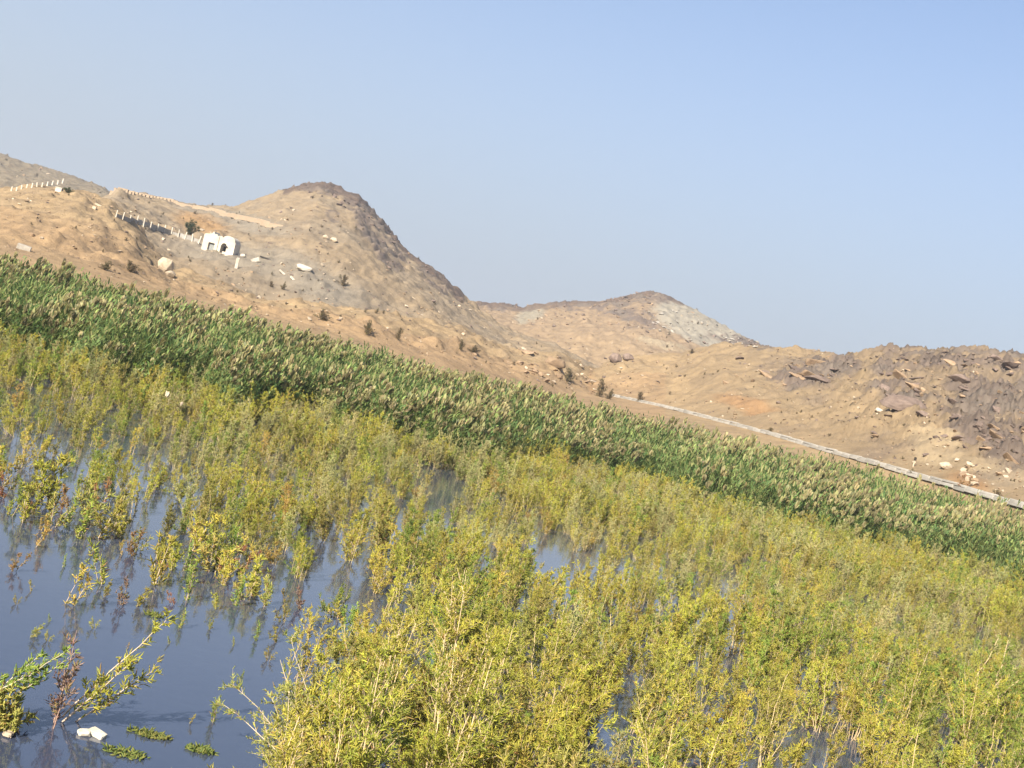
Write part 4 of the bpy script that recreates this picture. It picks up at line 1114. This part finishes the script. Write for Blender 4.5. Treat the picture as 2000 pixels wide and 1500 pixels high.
# loose stones over all the slopes, too small to pick apart
rng = np.random.default_rng(505)
stt = []
for kk_, nm in enumerate(('tan', 'brown', 'pale', 'tan', 'brown')):
    for i in range(3):
        o = bpy.data.objects.new('stone_kind%02d' % (kk_ * 3 + i), ROCKM[nm][(i * 2 + kk_) % 6]); stt.append(o)
sp_, sr_, ss_, sv_ = [], [], [], []
tries = 0
while len(sp_) < 1500 and tries < 9000:
    tries += 1
    a = rng.uniform(-20, 2020); lo = float(np.interp(a, [0, 200, 500, 800, 1100, 1165, 1200, 1500, 2000], [494, 537, 617, 686, 764, 774, 764, 838, 978]))
    b = lo - rng.random() ** 1.2 * 230
    clus = fbm(np.array([a * 0.012]), np.array([b * 0.03]), 3, 77)[0] + (0.12 if a > 1500 else 0.0)
    if rng.random() > 0.25 + 1.6 * clus: continue
    P_, rid = hit(a, b)
    if rid < 3 or rid > 9 or abs(PROJ(P_.x, P_.y, P_.z)[1] - b) > 3: continue
    wpx = 2.5 + 6.5 * rng.random() ** 2.2; r_ = wpx * P_.y / FPX / 2
    rock_here = rk[int(np.clip(round((P_.x / P_.y - S[0]) / (S[1] - S[0])), 0, NC - 1)), int(np.argmin(np.abs(YY[int(np.clip(round((P_.x / P_.y - S[0]) / (S[1] - S[0])), 0, NC - 1))] - P_.y)))]
    fam = rng.choice([1, 4]) if rng.random() < 0.25 + 0.7 * rock_here else rng.choice([0, 2, 3, 0])
    sp_.append((P_.x, P_.y, P_.z + r_ * 0.15)); sr_.append(tuple(rng.random(3) * np.array([0.6, 0.6, 6.28]))); ss_.append((r_ * rng.uniform(0.8, 1.4), r_, r_ * rng.uniform(0.45, 0.8))); sv_.append(fam * 3 + rng.integers(0, 3))
scatter('hillside_stones', sp_, sr_, ss_, sv_, stt, 'loose tan and brown stones strewn over the slopes')

# ------------------------------------------------------------------ dry shrubs on the slopes
shr = [(1172, 775, 40, 30, 'dark dry shrub beside the start of the concrete canal', 0), (1190, 780, 26, 18, 'low dry shrub right against the canal start', 1),
       (1247, 785, 30, 18, 'dark dry shrub growing in front of the canal', 2), (627, 624, 44, 18, 'wide brown dry shrub above the reeds on the foothill', 0),
       (716, 652, 34, 24, 'round brown dry shrub right of the wide one on the foothill', 1), (778, 664, 22, 22, 'upright brown dry shrub on the red bank', 2),
       (206, 527, 38, 16, 'dark shrub at the foot of the foothill, left of the pale boulder', 1), (252, 530, 46, 18, 'dark brown shrub close left of the pale boulder', 0),
       (668, 558, 30, 20, 'dark shrub pair at the foot of the peaked hill', 2), (925, 690, 40, 14, 'low brown shrub on the end of the foothill', 1),
       (900, 684, 24, 18, 'brown shrub left of the low one on the foothill end', 0), (553, 566, 16, 14, 'small dark shrub below the white rubble', 1), (528, 560, 18, 10, 'small low shrub left of the one below the rubble', 2),
       (1504, 846, 22, 10, 'small dry shrub just above the middle of the canal', 2), (1110, 748, 44, 24, 'dry shrub among the red stones at the foothill end', 0),
       (1782, 930, 24, 12, 'brown dead shrub lying over the canal', 1), (1945, 970, 30, 12, 'brown dead shrub lying over the near end of the canal', 2), (1350, 690, 20, 8, 'low dark shrub on the rocky hill crest', 0),
       (735, 612, 12, 10, 'little dark shrub at the top of the red bank', 1), (1008, 762, 16, 8, 'little dry shrub at the back edge of the reeds', 2)]
for a, b, wp, hp, lab, i in shr:
    P_, _r = hit(a, b); k = P_.y / FPX
    e = put_plant(DRY[i], 'dry_shrub', P_, 1, RNG.random() * 6.28, lab, 'shrub', 'dry shrubs on the slopes')
    e.scale = (wp * k / 1.9, wp * k / 1.9, hp * k / 1.15)
P_, _r = hit(1880, 955); k = P_.y / FPX
e = put_plant(SPR['russet'], 'dry_shrub', P_, 1, 0.5, 'rust orange dead shrub standing behind the canal', 'shrub'); e.scale = (40 * k / .55, 40 * k / .55, 34 * k / .5)
P_, _r = hit(370, 458); k = P_.y / FPX
e = put_plant(DARKB, 'green_shrub', P_, 1, 0.5, 'dark green bush behind the fence left of the white building', 'shrub'); e.scale = (34 * k / 1.7, 34 * k / 1.7, 28 * k / 1.6)
P_, _r = hit(133, 377); k = P_.y / FPX
e = put_plant(DARKB, 'green_shrub', P_, 1, 1.5, 'small green bush beside the white hut on the far ridge', 'shrub'); e.scale = (22 * k / 1.7, 22 * k / 1.7, 11 * k / 1.6)

# small dark scrub dotted over the slopes
rng = np.random.default_rng(404)
sp_, sr_, ss_, sv_ = [], [], [], []
while len(sp_) < 190:
    a = rng.uniform(0, 2000); lo = float(np.interp(a, [0, 200, 500, 800, 1100, 1165, 1200, 1500, 2000], [492, 535, 615, 684, 762, 772, 764, 836, 975]))
    b = lo - rng.random() ** 1.3 * 260
    P_, rid = hit(a, b)
    if rid < 3 or rid > 9: continue
    t_chk = (P_.z - CAM_H) / P_.y
    if abs(PROJ(P_.x, P_.y, P_.z)[1] - b) > 3: continue
    wpx = rng.uniform(3.5, 9); k = P_.y / FPX
    sp_.append(tuple(P_)); sr_.append((0, 0, rng.random() * 6.28)); ss_.append((wpx * k / 1.9, wpx * k / 1.9, wpx * k * rng.uniform(0.5, 0.8) / 1.2)); sv_.append(rng.integers(0, 3))
dt = [p.joined('scrub_kind%d' % i) for i, p in enumerate(DRY)]
for o in dt: o.data.materials[0] = MAT_DRY
scatter('hillside_scrub', sp_, sr_, ss_, sv_, dt, 'tiny dark dry scrub dotted over the tan slopes')

# ------------------------------------------------------------------ concrete canal
sL = np.linspace(ST(1195, 776)[0], ST(2120, 1026)[0], 400)
cy = np.interp(sL, L2[0], L2[2]); cz = CAM_H + np.interp(sL, L2[0], L2[1]) * cy
pts = np.stack([sL * cy, cy, cz], -1)
d = np.concatenate([[0], np.cumsum(np.linalg.norm(np.diff(pts, axis=0), axis=1))])
canal = empty('concrete_canal', Vector(pts[200]))
tag(canal, 'long pale concrete canal kerb of jointed blocks above the reeds', 'canal')
BL = 1.45
lowm = [block_mesh('canal_lower_block', (BL - 0.05, 0.42, 0.20), 0.02, i, 0.008) for i in range(3)]
upm = [block_mesh('canal_upper_block', (BL - 0.06, 0.30, 0.13), 0.02, 10 + i, 0.008) for i in range(3)]
for me in lowm + upm: me.materials.append(MAT_CONCRETE)
nb = int(d[-1] / BL)
rng = np.random.default_rng(5)
for i in range(nb):
    m = (i + 0.5) * BL
    c = Vector([np.interp(m, d, pts[:, j]) for j in range(3)])
    a_ = Vector([np.interp(m - .5, d, pts[:, j]) for j in range(3)]); b_ = Vector([np.interp(m + .5, d, pts[:, j]) for j in range(3)])
    t_ = (b_ - a_).normalized(); rz = math.atan2(t_.y, t_.x); ry = -math.asin(t_.z)
    for me, off, zz in ((lowm[i % 3], 0.0, 0.05), (upm[(i + 1) % 3], 0.0, 0.217)):
        o = bpy.data.objects.new('concrete_block', me); COL.objects.link(o); o.parent = canal
        nrm_ = Vector((-t_.y, t_.x, 0))
        o.location = c - canal.location + Vector((0, 0, zz)) + nrm_ * (-0.06 if zz > .3 else 0) + Vector((rng.normal(0, .01), rng.normal(0, .02), rng.normal(0, .02)))
        o.rotation_euler = (rng.normal(0, .015), ry + rng.normal(0, .008), rz + rng.normal(0, .012))

# ------------------------------------------------------------------ white building
def poly_prism(name, pts2, depth, mat, parent, holes=None):
    """front outline in x,z extruded along +y (away from the viewer)"""
    bm = bmesh.new()
    f = [bm.verts.new((x, 0, z)) for x, z in pts2]; b = [bm.verts.new((x, depth, z)) for x, z in pts2]
    bm.faces.new(f); bm.faces.new(b[::-1])
    n = len(f)
    for i in range(n): bm.faces.new((f[i], b[i], b[(i + 1) % n], f[(i + 1) % n]))
    bmesh.ops.recalc_face_normals(bm, faces=bm.faces)
    bmesh.ops.triangulate(bm, faces=[q for q in bm.faces if len(q.verts) > 4])
    me = bpy.data.meshes.new(name); bm.to_mesh(me); bm.free()
    return new_obj(name, me, mat, parent)
P_, _r = hit(424, 490)
k = P_.y / FPX
bld = empty('white_building', P_ + Vector((0, 0, -0.4)), math.radians(-8))
tag(bld, 'small ruined white building with dark arched doorway on the hillside', 'building')
u_ = k
def X_(v): return (v - 33) * u_
D_ = 30 * u_
h0 = 0.4
# left block (0..31 px), grey door 12..25 x 0..11 ; broken parapet
poly_prism('wall', [(X_(0), 0), (X_(12), 0), (X_(12), 13 * u_ + h0), (X_(25), 13 * u_ + h0), (X_(25), 0), (X_(31), 0), (X_(31), 35 * u_), (X_(27), 34 * u_), (X_(26), 37 * u_), (X_(20), 36 * u_),
    (X_(18), 41 * u_), (X_(15), 36.5 * u_), (X_(11), 35 * u_), (X_(3), 34 * u_), (X_(0), 32 * u_)], D_, MAT_PLASTER, bld)
o = poly_prism('door', [(X_(12), 0), (X_(25), 0), (X_(25), 13 * u_ + h0), (X_(12), 13 * u_ + h0)], 0.1, MAT_METAL, bld); o.location.y = 0.35
o = poly_prism('pilaster', [(X_(30.9), 0), (X_(36.1), 0), (X_(36.1), 36 * u_), (X_(31), 35 * u_)], D_ * 0.9, MAT_PLASTER, bld); o.location.y = 0.12
arc = [(X_(36), 0), (X_(38), 0)]
for a in np.linspace(math.pi, 0, 9): arc.append((X_(44 + 6 * math.cos(a)), (11 + 7 * math.sin(a)) * u_ + h0))
arc += [(X_(50), 0), (X_(66), 0), (X_(66), 27 * u_), (X_(64), 31 * u_)]
for a in np.linspace(0.25, math.pi * 0.9, 9): arc.append((X_(51 + 13 * math.cos(a)), (31 + 8 * math.sin(a)) * u_))
arc += [(X_(36), 34 * u_)]
poly_prism('arched_wall', arc, D_, MAT_PLASTER, bld)
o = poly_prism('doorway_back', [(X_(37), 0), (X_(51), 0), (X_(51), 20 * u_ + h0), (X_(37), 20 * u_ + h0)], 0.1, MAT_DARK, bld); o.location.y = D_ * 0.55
o = poly_prism('broken_shutter', [(X_(44), 12 * u_ + h0), (X_(52), 11 * u_ + h0), (X_(52), 13 * u_ + h0), (X_(44), 14.5 * u_ + h0)], 0.15, MAT_DARK, bld); o.location.y = -0.2

for _ in range(12):
    rock(392 + 70 * rng.random(), 488 + 10 * rng.random() + (0.0), 3 + 4 * rng.random(), 'pale', 0.6)
# fence of concrete posts leading to it
def fence(name, a, b, n, hpx, wpx, label, panel=True, posts=None):
    A, _ = hit(*a); root = empty(name, A)
    tag(root, label, 'fence')
    ps = []
    for i in range(n):
        f = i / (n - 1)
        x = a[0] + (b[0] - a[0]) * f; y = a[1] + (b[1] - a[1]) * f + (posts[i] if posts else 0)
        Q, _ = hit(x, y); ps.append(Q)
        kk = Q.y / FPX
        hh_ = hpx * (0.85 + 0.3 * random.random()) * kk; ww_ = wpx * kk
        me = block_mesh('fence_post', (ww_, ww_ * 0.8, hh_ + 0.6), ww_ * 0.1, i, ww_ * 0.03)
        o = new_obj('post', me, MAT_PLASTER, root, Q - A + Vector((0, 0, hh_ / 2 - 0.3))); o.rotation_euler = (random.gauss(0, .04), random.gauss(0, .05), random.gauss(0, .1))
    if panel:
        for i in range(n - 1):
            if random.random() < 0.15: continue
            p0, p1 = ps[i], ps[i + 1]; kk = p0.y / FPX; h_ = hpx * kk * (0.45 + 0.25 * random.random())
            V = []
            for q, dz_ in ((p0, -0.4), (p1, -0.4), (p1, h_), (p0, h_)): V.append(tuple(q - A + Vector((0, 0.25, dz_))))
            V += [(x, y + 0.15, z) for x, y, z in V]
            me = mesh_np('fence_panel', V, quads=[(0, 1, 2, 3), (7, 6, 5, 4), (0, 4, 5, 1), (1, 5, 6, 2), (2, 6, 7, 3), (3, 7, 4, 0)], smooth=False)
            new_obj('panel', me, MAT_PANEL, root)
    return root
fence('concrete_fence', (226, 424), (388, 476), 13, 15, 2.0, 'concrete post fence with grey panels leading to the white building')
fence('white_post_fence', (22, 371), (122, 360), 11, 8.5, 2.6, 'row of short white posts on the far ridge at the left', panel=False, posts=[2, 3, 0, -1, 0, -1, 0, 0, -1, -1, -2])
P_, _r = hit(115, 374); k = P_.y / FPX
hut = empty('white_hut', P_)
new_obj('wall', block_mesh('hut_wall', (12 * k, 10 * k, 8 * k), 0.4 * k, 3, 0.0), MAT_PLASTER, hut, (0, 0, 2.5 * k))
new_obj('roof', block_mesh('hut_roof', (13.5 * k, 11.5 * k, 1.2 * k), 0.3 * k, 4, 0.0), MAT_PLASTER, hut, (0, 0, 7.0 * k))
tag(hut, 'tiny white flat roofed hut beside the far white posts', 'hut')

# pale parapet wall along the terrace edge
par = [(222, 380), (235, 374), (270, 379), (310, 389), (350, 398), (390, 407), (430, 416), (455, 422), (480, 428), (505, 435), (530, 441), (547, 446)]
pa_ = np.array(par, float)
pxs = np.linspace(pa_[0, 0], pa_[-1, 0], 46); pys = np.interp(pxs, pa_[:, 0], pa_[:, 1])
raw = [hit(a, b)[0] for a, b in zip(pxs, pys)]
ys = np.convolve(np.pad(np.array([p.y for p in raw]), 6, mode='edge'), np.ones(13) / 13, 'valid')
pp = []
for a, b, y in zip(pxs, pys, ys):
    s_, t_ = ST(a, b); x = float(s_) * y
    pp.append(Vector((x, y, max(float(ground_z(np.array([x]), np.array([y]))[0]), CAM_H + float(t_) * y - 0.25))))
root = empty('terrace_parapet', pp[0]); tag(root, 'long pale stone parapet along the terrace edge below the peak', 'parapet')
avg = pp[-1] - pp[0]
for i in range(len(pp) - 1):
    a_, b_ = pp[i], pp[i + 1]; kk = a_.y / FPX; hgt = (4.2 - 1.6 * i / 45) * kk
    me = block_mesh('parapet_section', ((b_ - a_).xy.length * 0.7 + abs(b_.x - a_.x) * 0.9, 0.9, hgt + 0.6), 0.05, i, 0.03)
    o = new_obj('section', me, MAT_PARAPET, root, (a_ + b_) / 2 - pp[0] + Vector((0, 0, hgt / 2 - 0.2)))
    o.rotation_euler = (random.gauss(0, .01), random.gauss(0, .015), 0.12 + random.gauss(0, .02))

# white concrete debris on the slope
def debris(px_, py_, wpx, hpx, dpx, rot_, label, mat=MAT_PLASTER, name='concrete_slab', seed=0):
    P_, _ = hit(px_, py_); k = P_.y / FPX
    o = new_obj(name, block_mesh(name, (wpx * k, dpx * k, hpx * k), 0.8 * k, seed, 0.35 * k), mat, None, P_ + Vector((0, 0, hpx * k * 0.3)))
    o.rotation_euler = rot_; tag(o, label, 'debris', kind='thing')
debris(461, 524, 6, 26, 5, (0.2, 0.0, 0.1), 'upright white slab standing below the white building', seed=1)
debris(443, 497, 20, 5, 5, (0, 0.03, -0.1), 'flat white slab at the foot of the white building', seed=2)
debris(471, 500, 14, 5, 6, (0, -0.2, 0.2), 'white slab lying beside the upright white slab', seed=3)
debris(498, 510, 16, 7, 8, (0.1, -0.5, 0.3), 'tilted white block right of the white building', seed=4)
debris(518, 505, 22, 3, 3, (0, 0.08, 0.05), 'dark beam lying right of the tilted white block', MAT_DARK, seed=5)
debris(553, 535, 20, 3.5, 4, (0, 0.5, 0.2), 'narrow white slab pointing down the slope', seed=6)
debris(572, 546, 14, 4, 4, (0, 0.6, 0.2), 'shorter white slab below the narrow one', seed=7)
debris(46, 488, 26, 12, 14, (0.1, 0.1, 0.3), 'grey rubble block on the foothill at the left edge', MAT_ROCK_GREY, seed=8)
debris(192, 402, 14, 4, 5, (0, 0.25, 0), 'pale slab on the foothill crest left of the fence', MAT_ROCK_PALE, seed=9)
debris(184, 408, 7, 6, 5, (0, 0.1, 0), 'pale block under the slab on the foothill crest', MAT_ROCK_PALE, seed=10)

# marker post behind the canal
P_, _r = hit(1783, 912); k = P_.y / FPX
mk = empty('marker_post', P_)
new_obj('post', block_mesh('marker_pole', (2.2 * k, 2.2 * k, 16 * k), 0.2 * k), MAT_ROCK_PALE, mk, (0, 0, 7 * k))
new_obj('plate', block_mesh('marker_plate', (5 * k, 1.0 * k, 6.5 * k), 0.2 * k), MAT_DARK, mk, (0.3 * k, -1.7 * k, 16.5 * k))
tag(mk, 'short marker post with a dark square plate behind the canal', 'post')

# ------------------------------------------------------------------ dusty air
bm = bmesh.new(); bmesh.ops.create_cube(bm, size=1)
me = bpy.data.meshes.new('haze'); bm.to_mesh(me); bm.free()
hz = new_obj('haze', me); hz.scale = (2400, 1300, 78); hz.location = (0, 500, 36.5)
hm = bpy.data.materials.new('dusty_air'); hm.use_nodes = True
ht = hm.node_tree; ht.nodes.clear()
pv = ht.nodes.new('ShaderNodeVolumePrincipled'); pv.inputs['Density'].default_value = 0.00042; pv.inputs['Color'].default_value = (0.80, 0.88, 0.98, 1); pv.inputs['Anisotropy'].default_value = 0.2
ho = ht.nodes.new('ShaderNodeOutputMaterial'); ht.links.new(pv.outputs[0], ho.inputs['Volume'])
me.materials.append(hm); hz['kind'] = 'stuff'
